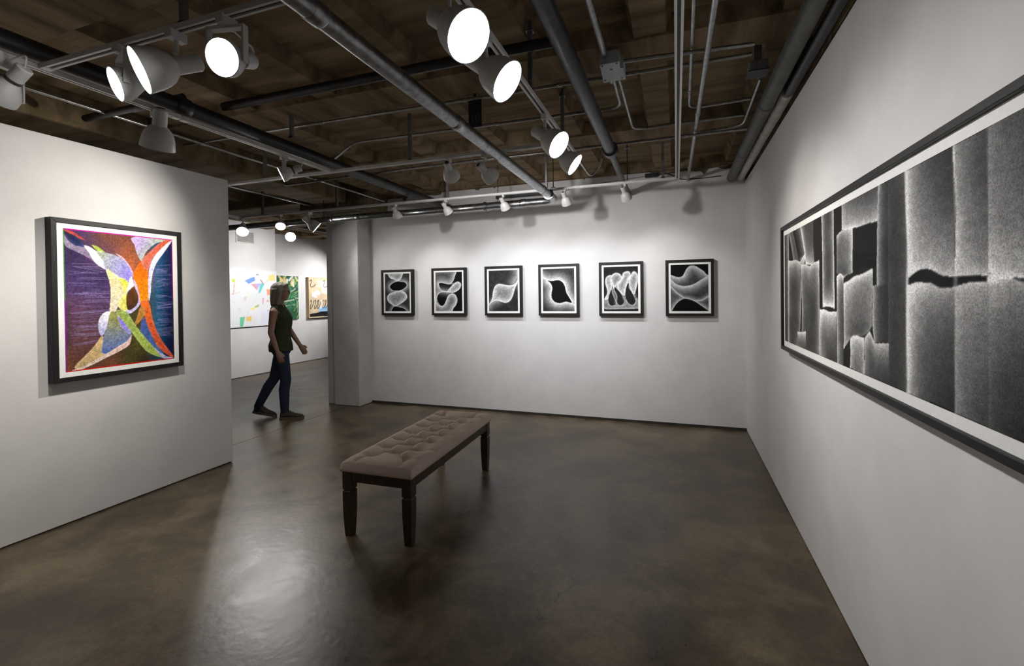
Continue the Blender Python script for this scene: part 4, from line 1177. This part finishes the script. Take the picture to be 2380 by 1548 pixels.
def art_loops():
    nu, nv = 120, 124
    asp = 0.97
    U, V = np.meshgrid(np.linspace(0, asp, nu), np.linspace(0, 1, nv))
    n1 = value_noise((nv, nu), 22, 51)
    C = np.array((0.62, 0.50, 0.34)) * (0.75 + 0.45 * n1[..., None])
    def q(p): return [((x - 650) / 170 * 0.62, (y - 165) / 350) for x, y in p]
    C = fillp(C, U, V, q([(680, 300), (730, 270), (760, 300), (720, 345), (680, 330)]), (0.78, 0.76, 0.72), 0.9)
    C = fillp(C, U, V, q([(720, 315), (752, 312), (752, 348), (722, 350)]), (0.72, 0.48, 0.38), 0.8)
    C = fillp(C, U, V, q([(760, 200), (880, 190), (900, 330), (770, 300)]), (0.70, 0.66, 0.58), 0.8)
    C = fillp(C, U, V, q([(740, 430), (900, 400), (930, 480), (740, 480)]), (0.22, 0.45, 0.70), 0.9)
    C = fillp(C, U, V, q([(655, 480), (720, 472), (760, 462), (930, 462), (930, 508), (655, 505)]), (0.015, 0.015, 0.017), 1)
    blk, wht = (0.02, 0.02, 0.02), (0.8, 0.78, 0.74)
    for x in (672, 795, 860):
        C = stroke(C, U, V, q([(x - 12, 200), (x + 2, 188), (x + 4, 205), (x - 8, 235), (x + 4, 250), (x + 28, 240), (x + 40, 225)]), 0.012, blk if x == 672 else (0.12, 0.1, 0.09))
    for x in (740, 765): C = stroke(C, U, V, q([(x - 20, 245), (x, 215), (x + 2, 190), (x - 6, 200), (x, 250)]), 0.009, wht)
    for k, x in enumerate((662, 700, 728, 754, 778, 800, 824, 850)):
        C = stroke(C, U, V, q([(x, 375), (x + 10, 362), (x + 10, 385), (x - 2, 428), (x + 8, 432), (x + 24, 400), (x + 30, 368)]), 0.012 if k < 3 else 0.009, blk if k != 3 else wht)
    return np.clip(C, 0, 0.9)
canvas('white collage canvas with scattered bright paper shapes in the far room', (-7.93, 6.705, 0.975), math.pi / 2, 1.69, 1.11, 0.045, art_collage(), 'canvas')
canvas('green jungle painting partly behind the walking person', (-8.40, 8.32, 1.035), math.pi / 2, 0.635, 1.0, 0.035, art_jungle(), 'canvas')
canvas('beige painting with black looping scribbles and wooden edge', (-8.40, 9.42, 1.035), math.pi / 2, 0.97, 0.995, 0.06, art_loops(), 'ply')

# wall vent
t = thing('wall_vent', 'white louvred air vent high on the far room wall', 'vent', (-7.93, 6.85, 2.60), math.pi / 2)
obj('backing', B(-0.185, 0.185, -0.004, -0.001, 0.02, 0.235), 'slot', t)
for a in (B(-0.21, 0.21, -0.016, 0, 0, 0.022), B(-0.21, 0.21, -0.016, 0, 0.233, 0.255), B(-0.21, -0.185, -0.016, 0, 0.022, 0.233), B(0.185, 0.21, -0.016, 0, 0.022, 0.233)):
    obj('frame_bar', a, 'vent', t)
sl = None
for k in range(11):
    z = 0.032 + k * 0.0195
    if sl is None:
        bm = bmesh.new(); box(bm, -0.185, 0.185, -0.007, 0.007, -0.002, 0.002, Matrix.Rotation(math.radians(-38), 4, 'X'))
        sl = obj('slat', bm, 'vent', t, (0, -0.010, z))
    else:
        c = sl.copy(); c.location = (0, -0.010, z); link(c); c.parent = t

# ================================================================== BENCH
bench = thing('tufted_bench', 'long beige tufted bench with dark wooden legs in mid floor', 'bench', (-1.785, 3.10, 0), math.radians(1.6))
BW, BL = 0.50, 1.36      # overall width (x) and length (y)
SH, ST = 0.415, 0.482    # underside and crown of the cushion
def bench_seat():
    nx, ny = 84, 216
    w, l = BW / 2 + 0.004, BL / 2 + 0.006
    bm = bmesh.new()
    by = [(-l + 0.165 + k * (2 * l - 0.33) / 6) for k in range(7)]
    cy = [(a + b) / 2 for a, b in zip(by, by[1:])]
    btn = [(-0.125, y) for y in by] + [(0.125, y) for y in by] + [(0, y) for y in cy]
    seg = []
    for y in by:
        for s in (-1, 1):
            for c in cy:
                if abs(c - y) < 0.12: seg.append(((s * 0.125, y), (0, c)))
            seg.append(((s * 0.125, y), (s * (w - 0.03), y)))
    for s in (-1, 1):
        seg.append(((s * 0.125, by[0]), (s * 0.16, -l + 0.03))); seg.append(((s * 0.125, by[-1]), (s * 0.16, l - 0.03)))
    xs = np.linspace(-1, 1, nx); ys = np.linspace(-1, 1, ny)
    Xg, Yg = np.meshgrid(xs * w, ys * l)
    # rounded falloff at the rim
    dx, dy = w - np.abs(Xg), l - np.abs(Yg)
    R = 0.075
    e = np.minimum(dx, dy)
    f = np.where(dx < R, 1 - ((R - dx) / R) ** 2, 1.0) * np.where(dy < R, 1 - ((R - dy) / R) ** 2, 1.0)
    Z = 0.030 * np.clip(f, 0, 1) ** 0.7
    db = np.full(Xg.shape, 9.0)
    for bx_, by_ in btn: db = np.minimum(db, np.hypot(Xg - bx_, Yg - by_))
    ds = np.full(Xg.shape, 9.0)
    for a, c in seg: ds = np.minimum(ds, dist_poly(Xg, Yg, np.array([a, c]), False))
    Z = Z + 0.024 * np.clip(db / 0.085, 0, 1) ** 0.75 - 0.036 * np.exp(-(db / 0.026) ** 1.2) - 0.019 * np.exp(-(ds / 0.012) ** 1.6) * np.clip(e / 0.05, 0, 1)
    Z = np.where(e < 1e-6, 0, Z) + (ST - 0.038)
    V = [[bm.verts.new((Xg[j, i], Yg[j, i], Z[j, i])) for i in range(nx)] for j in range(ny)]
    for j in range(ny - 1):
        for i in range(nx - 1):
            bm.faces.new((V[j][i], V[j][i + 1], V[j + 1][i + 1], V[j + 1][i]))
    # side skirt with a soft bulge
    ring = [V[0][i] for i in range(nx)] + [V[j][nx - 1] for j in range(1, ny)] + [V[ny - 1][i] for i in range(nx - 2, -1, -1)] + [V[j][0] for j in range(ny - 2, 0, -1)]
    prev = ring
    for z, s in ((ST - 0.046, 1.003), (ST - 0.056, 1.003), (SH + 0.003, 0.997), (SH, 0.985)):
        cur = [bm.verts.new((v.co.x * (1 + (s - 1) * 2.0), v.co.y * s, z)) for v in ring]
        n = len(ring)
        for k in range(n):
            bm.faces.new((prev[k], cur[k], cur[(k + 1) % n], prev[(k + 1) % n]))
        prev = cur
    bm.faces.new(list(reversed(prev)))
    bmesh.ops.recalc_face_normals(bm, faces=bm.faces[:])
    return bm, btn
sb, btn = bench_seat()
seat = obj('seat', sb, 'fabric', bench, smooth=True, sharp=80)
b0 = None
for bx_, by_ in btn:
    if b0 is None:
        bm = bmesh.new(); lathe(bm, [(0.0, 0.006), (0.006, 0.0045), (0.010, 0.0), (0.010, -0.004), (0, -0.004)][::-1], 14)
        b0 = obj('button', bm, 'fabric', seat, (bx_, by_, ST - 0.050), smooth=True)
    else:
        c = b0.copy(); c.location = (bx_, by_, ST - 0.050); link(c); c.parent = seat
ax, ay = BW / 2 - 0.004, BL / 2 - 0.004
z0, z1 = SH - 0.062, SH
obj('apron', B(-ax + 0.05, ax - 0.05, -ay + 0.004, -ay + 0.026, z0, z1, bev=0.002), 'wood', bench)
obj('apron', B(-ax + 0.05, ax - 0.05, ay - 0.026, ay - 0.004, z0, z1, bev=0.002), 'wood', bench)
obj('apron', B(-ax + 0.004, -ax + 0.026, -ay + 0.05, ay - 0.05, z0, z1, bev=0.002), 'wood', bench)
obj('apron', B(ax - 0.026, ax - 0.004, -ay + 0.05, ay - 0.05, z0, z1, bev=0.002), 'wood', bench)
def leg_bm():
    bm = bmesh.new()
    h = 0.0315
    secs = [(SH, h), (SH - 0.112, h), (SH - 0.116, h - 0.005), (SH - 0.121, h - 0.005), (SH - 0.126, h), (0.17, h * 0.97), (0.015, h * 0.76), (0.0, h * 0.70)]
    rings = [[bm.verts.new((sx * r, sy * r, z)) for sx, sy in ((-1, -1), (1, -1), (1, 1), (-1, 1))] for z, r in secs]
    for a, c in zip(rings, rings[1:]):
        for k in range(4):
            bm.faces.new((a[k], a[(k + 1) % 4], c[(k + 1) % 4], c[k]))
    bm.faces.new(rings[0]); bm.faces.new(list(reversed(rings[-1])))
    bmesh.ops.recalc_face_normals(bm, faces=bm.faces[:])
    return bm
l0 = None
for sx in (-1, 1):
    for sy in (-1, 1):
        p = (sx * (ax - 0.0315), sy * (ay - 0.0315), 0)
        if l0 is None: l0 = obj('leg', leg_bm(), 'wood', bench, p)
        else:
            c = l0.copy(); c.location = p; link(c); c.parent = bench

# ================================================================== WALKING PERSON
# body frame: f = forward, s = left side, z = up
def ell_loft(bm, secs, n=20):
    """secs: (centre f,s,z), half depth a (along f), half width b (along s); rings level"""
    rings = []
    for (c, a, b) in secs:
        rings.append([bm.verts.new((c[0] + a * math.cos(2 * math.pi * k / n), c[1] + b * math.sin(2 * math.pi * k / n), c[2])) for k in range(n)])
    for p, q in zip(rings, rings[1:]):
        for k in range(n):
            bm.faces.new((p[k], p[(k + 1) % n], q[(k + 1) % n], q[k]))
    bm.faces.new(list(reversed(rings[0]))); bm.faces.new(rings[-1])

def limb(bm, pts, rads, n=14):
    pts = [Vector(p) for p in pts]
    P, R = [pts[0]], [rads[0]]
    for k in range(len(pts) - 1):
        for t in (0.25, 0.5, 0.75, 1.0):
            P.append(pts[k].lerp(pts[k + 1], t)); R.append(rads[k] * (1 - t) + rads[k + 1] * t)
    # round both ends
    a = (P[0] - P[1]).normalized(); z = (P[-1] - P[-2]).normalized()
    P = [P[0] + a * R[0] * 0.9] + P + [P[-1] + z * R[-1] * 0.9]
    R = [R[0] * 0.35] + R + [R[-1] * 0.35]
    tube(bm, P, R, n)

bm = bmesh.new()
# torso and pelvis
ell_loft(bm, [((0.01, 0, 0.80), 0.075, 0.10), ((0.005, 0, 0.86), 0.115, 0.155), ((0.0, 0, 0.93), 0.118, 0.162), ((0.005, 0, 1.02), 0.098, 0.140), ((0.01, 0, 1.10), 0.098, 0.138),
              ((0.01, 0, 1.20), 0.118, 0.150), ((0.008, 0, 1.28), 0.120, 0.158), ((-0.01, 0, 1.36), 0.095, 0.160), ((-0.02, 0, 1.41), 0.068, 0.135), ((-0.02, 0, 1.45), 0.050, 0.075), ((-0.015, 0, 1.47), 0.045, 0.05)])
limb(bm, [(-0.02, 0, 1.40), (0.0, 0, 1.50), (0.02, 0, 1.56)], [0.055, 0.050, 0.052])
# head: skull, face, nose, chin, ears
def ball(c, r, n=18):
    m = Matrix.Translation(c) @ Matrix.Diagonal((r[0], r[1], r[2], 1))
    bmesh.ops.create_uvsphere(bm, u_segments=n, v_segments=n // 2 + 3, radius=1, matrix=m)
ball((0.010, 0, 1.625), (0.098, 0.075, 0.098))
ball((0.035, 0, 1.575), (0.070, 0.060, 0.085))
ball((0.062, 0, 1.525), (0.034, 0.036, 0.034))
limb(bm, [(0.098, 0, 1.615), (0.117, 0, 1.583)], [0.009, 0.013], 10)
limb(bm, [(0.092, -0.018, 1.545), (0.094, 0.018, 1.545)], [0.011, 0.011], 8)
for s in (-1, 1):
    ball((0.005, s * 0.078, 1.595), (0.018, 0.010, 0.030), 10)
    ball((0.084, s * 0.028, 1.605), (0.016, 0.016, 0.014), 10)
# arms: right arm (near side, s<0) hangs, left arm swings forward
def arm(sh, el, wr, side):
    limb(bm, [sh, el, wr], [0.047, 0.037, 0.026])
    sh, el, wr = Vector(sh), Vector(el), Vector(wr)
    d = (wr - el).normalized()
    lat = Vector((0, 1, 0)); lat = (lat - d * lat.dot(d)).normalized()
    fr = d.cross(lat).normalized()
    if fr.x < 0: fr = -fr
    limb(bm, [wr, wr + d * 0.045, wr + d * 0.085], [0.026, 0.032, 0.030], 10)      # palm core
    limb(bm, [wr + d * 0.03 + fr * 0.018, wr + d * 0.085 + fr * 0.022], [0.017, 0.018], 8)
    limb(bm, [wr + d * 0.03 - fr * 0.016, wr + d * 0.080 - fr * 0.020], [0.015, 0.016], 8)
    inward = -lat * side
    for k, (o_, ln) in enumerate(((0.031, 0.072), (0.011, 0.082), (-0.009, 0.076), (-0.028, 0.060))):
        a = wr + d * 0.082 + fr * o_
        b_ = a + (d * 0.9 + inward * 0.25).normalized() * ln * 0.5
        c_ = b_ + (d * 0.75 + inward * 0.65).normalized() * ln * 0.5
        limb(bm, [a, b_, c_], [0.0095, 0.009, 0.0075], 8)
    a = wr + d * 0.028 + fr * 0.026
    b_ = a + (d * 0.7 + fr * 0.65).normalized() * 0.035
    limb(bm, [a, b_, b_ + (d * 0.95 + fr * 0.2).normalized() * 0.032], [0.013, 0.011, 0.009], 8)
arm((-0.03, -0.175, 1.365), (-0.055, -0.205, 1.10), (0.015, -0.200, 0.865), -1)
arm((-0.01, 0.175, 1.365), (0.055, 0.205, 1.11), (0.185, 0.185, 0.905), 1)
# legs: right leg carries the weight in front, left leg trails
hipR, kneeR, ankR = (0.02, -0.085, 0.86), (0.075, -0.085, 0.49), (0.055, -0.08, 0.095)
hipL, kneeL, ankL = (0.0, 0.085, 0.86), (-0.10, 0.085, 0.50), (-0.305, 0.08, 0.135)
for h_, k_, a_ in ((hipR, kneeR, ankR), (hipL, kneeL, ankL)):
    limb(bm, [h_, k_], [0.088, 0.058], 16)
    mid = Vector(k_).lerp(Vector(a_), 0.3) + Vector((-0.015, 0, 0))
    limb(bm, [k_, mid, a_], [0.056, 0.057, 0.038], 16)
limb(bm, [ankR, (0.09, -0.08, 0.05), (0.19, -0.085, 0.035)], [0.036, 0.036, 0.026], 12)
limb(bm, [ankL, (-0.27, 0.08, 0.075), (-0.17, 0.085, 0.035)], [0.036, 0.036, 0.026], 12)
raw = bpy.data.meshes.new('body_raw'); bm.to_mesh(raw); bm.free()
tmp = bpy.data.objects.new('body_tmp', raw); link(tmp)
md = tmp.modifiers.new('r', 'REMESH'); md.mode = 'VOXEL'; md.voxel_size = 0.0075
ms = tmp.modifiers.new('s', 'SMOOTH'); ms.iterations = 4; ms.factor = 0.5
bpy.context.view_layer.update()
body_me = bpy.data.meshes.new_from_object(tmp.evaluated_get(bpy.context.evaluated_depsgraph_get()))
bpy.data.objects.remove(tmp)
body_me.name = 'body'
PH = math.atan2(0.52, 0.85)
person = thing('person', 'walking person in olive sleeveless top and dark jeans, seen in profile', 'person', (-4.755, 4.60, 0.0), PH)
def mesh_obj(name, me, mat, parent):
    me.materials.clear(); me.materials.append(M[mat])
    me.polygons.foreach_set('use_smooth', [True] * len(me.polygons))
    o = bpy.data.objects.new(name, me); link(o); o.parent = parent
    return o
def shell(name, keep, off, mat, parent, solid=True):
    """garment: the part of the body surface chosen by keep(co), moved out along its normals"""
    b = bmesh.new(); b.from_mesh(body_me); b.normal_update()
    nrm = {v.index: v.normal.copy() for v in b.verts}
    dele = [f for f in b.faces if not keep(f.calc_center_median())]
    bmesh.ops.delete(b, geom=dele, context='FACES')
    for v in b.verts:
        o_ = off(v.co) if callable(off) else off
        v.co += v.normal * o_
    for _ in range(2):
        bmesh.ops.smooth_vert(b, verts=[v for v in b.verts if not v.is_boundary], factor=0.4, use_axis_x=True, use_axis_y=True, use_axis_z=True)
    me = bpy.data.meshes.new(name); b.to_mesh(me); b.free()
    o = mesh_obj(name, me, mat, parent)
    return o
body = mesh_obj('body', body_me, 'skin', person)
def keep_top(c):
    if c.z > 1.435 or c.z < 0.86: return False
    if c.z > 1.33 and abs(c.y) > 0.145: return False
    if c.z > 1.40 and abs(c.y) < 0.055 and c.x > 0.0: return False
    if c.z < 1.12 and c.x > 0.095 and c.y > 0.10: return False
    lim = 0.158 + (0.012 if c.z < 1.0 else 0)
    return abs(c.y) < lim and c.x < 0.14 and c.x > -0.16
def keep_jeans(c):
    if c.z > 0.965 or c.z < 0.085: return False
    if abs(c.y) > 0.165: return False
    if c.z > 0.74 and c.x > 0.10 and c.y > 0.12: return False
    return not (c.z > 0.70 and c.x > 0.13)
jeans = shell('jeans', keep_jeans, lambda c: 0.007 + 0.006 * max(0, (0.35 - c.z) / 0.35), 'jeans', person)
top = shell('sleeveless_top', keep_top, lambda c: 0.012 + 0.012 * max(0, (1.1 - c.z) / 0.25), 'top', person)
# hair: cap over the skull falling to the shoulders behind
bm = bmesh.new()
ball((-0.006, 0, 1.638), (0.104, 0.083, 0.094), 24)
ell_loft(bm, [((-0.045, 0, 1.395), 0.030, 0.060), ((-0.055, 0, 1.43), 0.050, 0.090), ((-0.050, 0, 1.50), 0.062, 0.100), ((-0.042, 0, 1.57), 0.070, 0.098), ((-0.03, 0, 1.64), 0.080, 0.090)], 18)
for s in (-1, 1):
    limb(bm, [(0.03, s * 0.066, 1.69), (0.028, s * 0.088, 1.60), (0.006, s * 0.088, 1.50), (-0.01, s * 0.085, 1.43)], [0.022, 0.026, 0.030, 0.018], 10)
limb(bm, [(0.075, 0.045, 1.685), (0.085, 0, 1.695), (0.075, -0.045, 1.685)], [0.02, 0.022, 0.02], 10)
raw = bpy.data.meshes.new('hair_raw'); bm.to_mesh(raw); bm.free()
tmp = bpy.data.objects.new('hair_tmp', raw); link(tmp)
md = tmp.modifiers.new('r', 'REMESH'); md.mode = 'VOXEL'; md.voxel_size = 0.008
ms = tmp.modifiers.new('s', 'SMOOTH'); ms.iterations = 5; ms.factor = 0.5
bpy.context.view_layer.update()
hm = bpy.data.meshes.new_from_object(tmp.evaluated_get(bpy.context.evaluated_depsgraph_get())); bpy.data.objects.remove(tmp); hm.name = 'hair'
mesh_obj('hair', hm, 'hair', person)
# glasses, eyes and mouth
gl = bmesh.new()
for s in (-1, 1):
    tube(gl, [(0.109 + 0.0 * k, s * 0.032 + 0.021 * math.cos(k * math.pi / 6), 1.606 + 0.017 * math.sin(k * math.pi / 6)) for k in range(13)], 0.0022, 6, cap=False)
    tube(gl, [(0.107, s * 0.053, 1.610), (0.06, s * 0.080, 1.610), (0.0, s * 0.088, 1.604)], 0.0022, 6)
tube(gl, [(0.110, -0.011, 1.610), (0.112, 0.011, 1.610)], 0.0022, 6)
obj('glasses', gl, 'cable', person)
for s in (-1, 1):
    e = bmesh.new(); bmesh.ops.create_uvsphere(e, u_segments=10, v_segments=8, radius=0.010)
    obj('eye', e, 'canvas', person, (0.0915, s * 0.030, 1.606), smooth=True)
m_ = bmesh.new(); tube(m_, [(0.096, -0.02, 1.546), (0.104, 0, 1.547), (0.096, 0.02, 1.546)], 0.004, 8)
obj('mouth', m_, 'sole', person)
# shoes
def shoe(name, heel, pitch):
    root = None
    bm = bmesh.new()
    n = 20
    def ringo(x, w, z0, z1):
        return [bm.verts.new((x, w * math.cos(2 * math.pi * k / n), (z0 + z1) / 2 + (z1 - z0) / 2 * math.sin(2 * math.pi * k / n))) for k in range(n)]
    secs = [(-0.045, 0.016, 0.02, 0.06), (-0.040, 0.030, 0.018, 0.095), (-0.01, 0.040, 0.016, 0.115), (0.04, 0.043, 0.016, 0.110), (0.09, 0.045, 0.016, 0.085), (0.14, 0.048, 0.014, 0.066), (0.18, 0.046, 0.014, 0.056), (0.215, 0.034, 0.016, 0.046), (0.228, 0.014, 0.02, 0.036)]
    rings = [ringo(*q) for q in secs]
    for a, c in zip(rings, rings[1:]):
        for k in range(n): bm.faces.new((a[k], c[k], c[(k + 1) % n], a[(k + 1) % n]))
    bm.faces.new(rings[0]); bm.faces.new(list(reversed(rings[-1])))
    bmesh.ops.recalc_face_normals(bm, faces=bm.faces[:])
    mt = Matrix.Translation(heel) @ Matrix.Rotation(pitch, 4, 'Y')
    bmesh.ops.transform(bm, matrix=mt, verts=bm.verts[:])
    sh = obj('shoe', bm, 'shoe', person, smooth=True, sharp=60)
    s2 = bmesh.new()
    prism(s2, [(-0.05, -0.026), (0.0, -0.042), (0.08, -0.042), (0.15, -0.051), (0.20, -0.045), (0.235, -0.02), (0.237, 0.02), (0.20, 0.045), (0.15, 0.051), (0.08, 0.042), (0.0, 0.042), (-0.05, 0.026)], 'z', 0.0, 0.026)
    bmesh.ops.transform(s2, matrix=mt, verts=s2.verts[:])
    obj('sole', s2, 'sole', sh)
    for k in range(4):
        x = 0.055 + 0.022 * k; z = 0.108 - 0.0135 * k
        l = bmesh.new(); tube(l, [(x, -0.026, z - 0.006), (x + 0.004, 0, z + 0.003), (x, 0.026, z - 0.006)], 0.0035, 6)
        bmesh.ops.transform(l, matrix=mt, verts=l.verts[:])
        obj('lace', l, 'lace', sh)
shoe('front', (0.045, -0.08, 0.0), 0.0)
shoe('rear', (-0.315, 0.08, 0.055), math.radians(13.5))
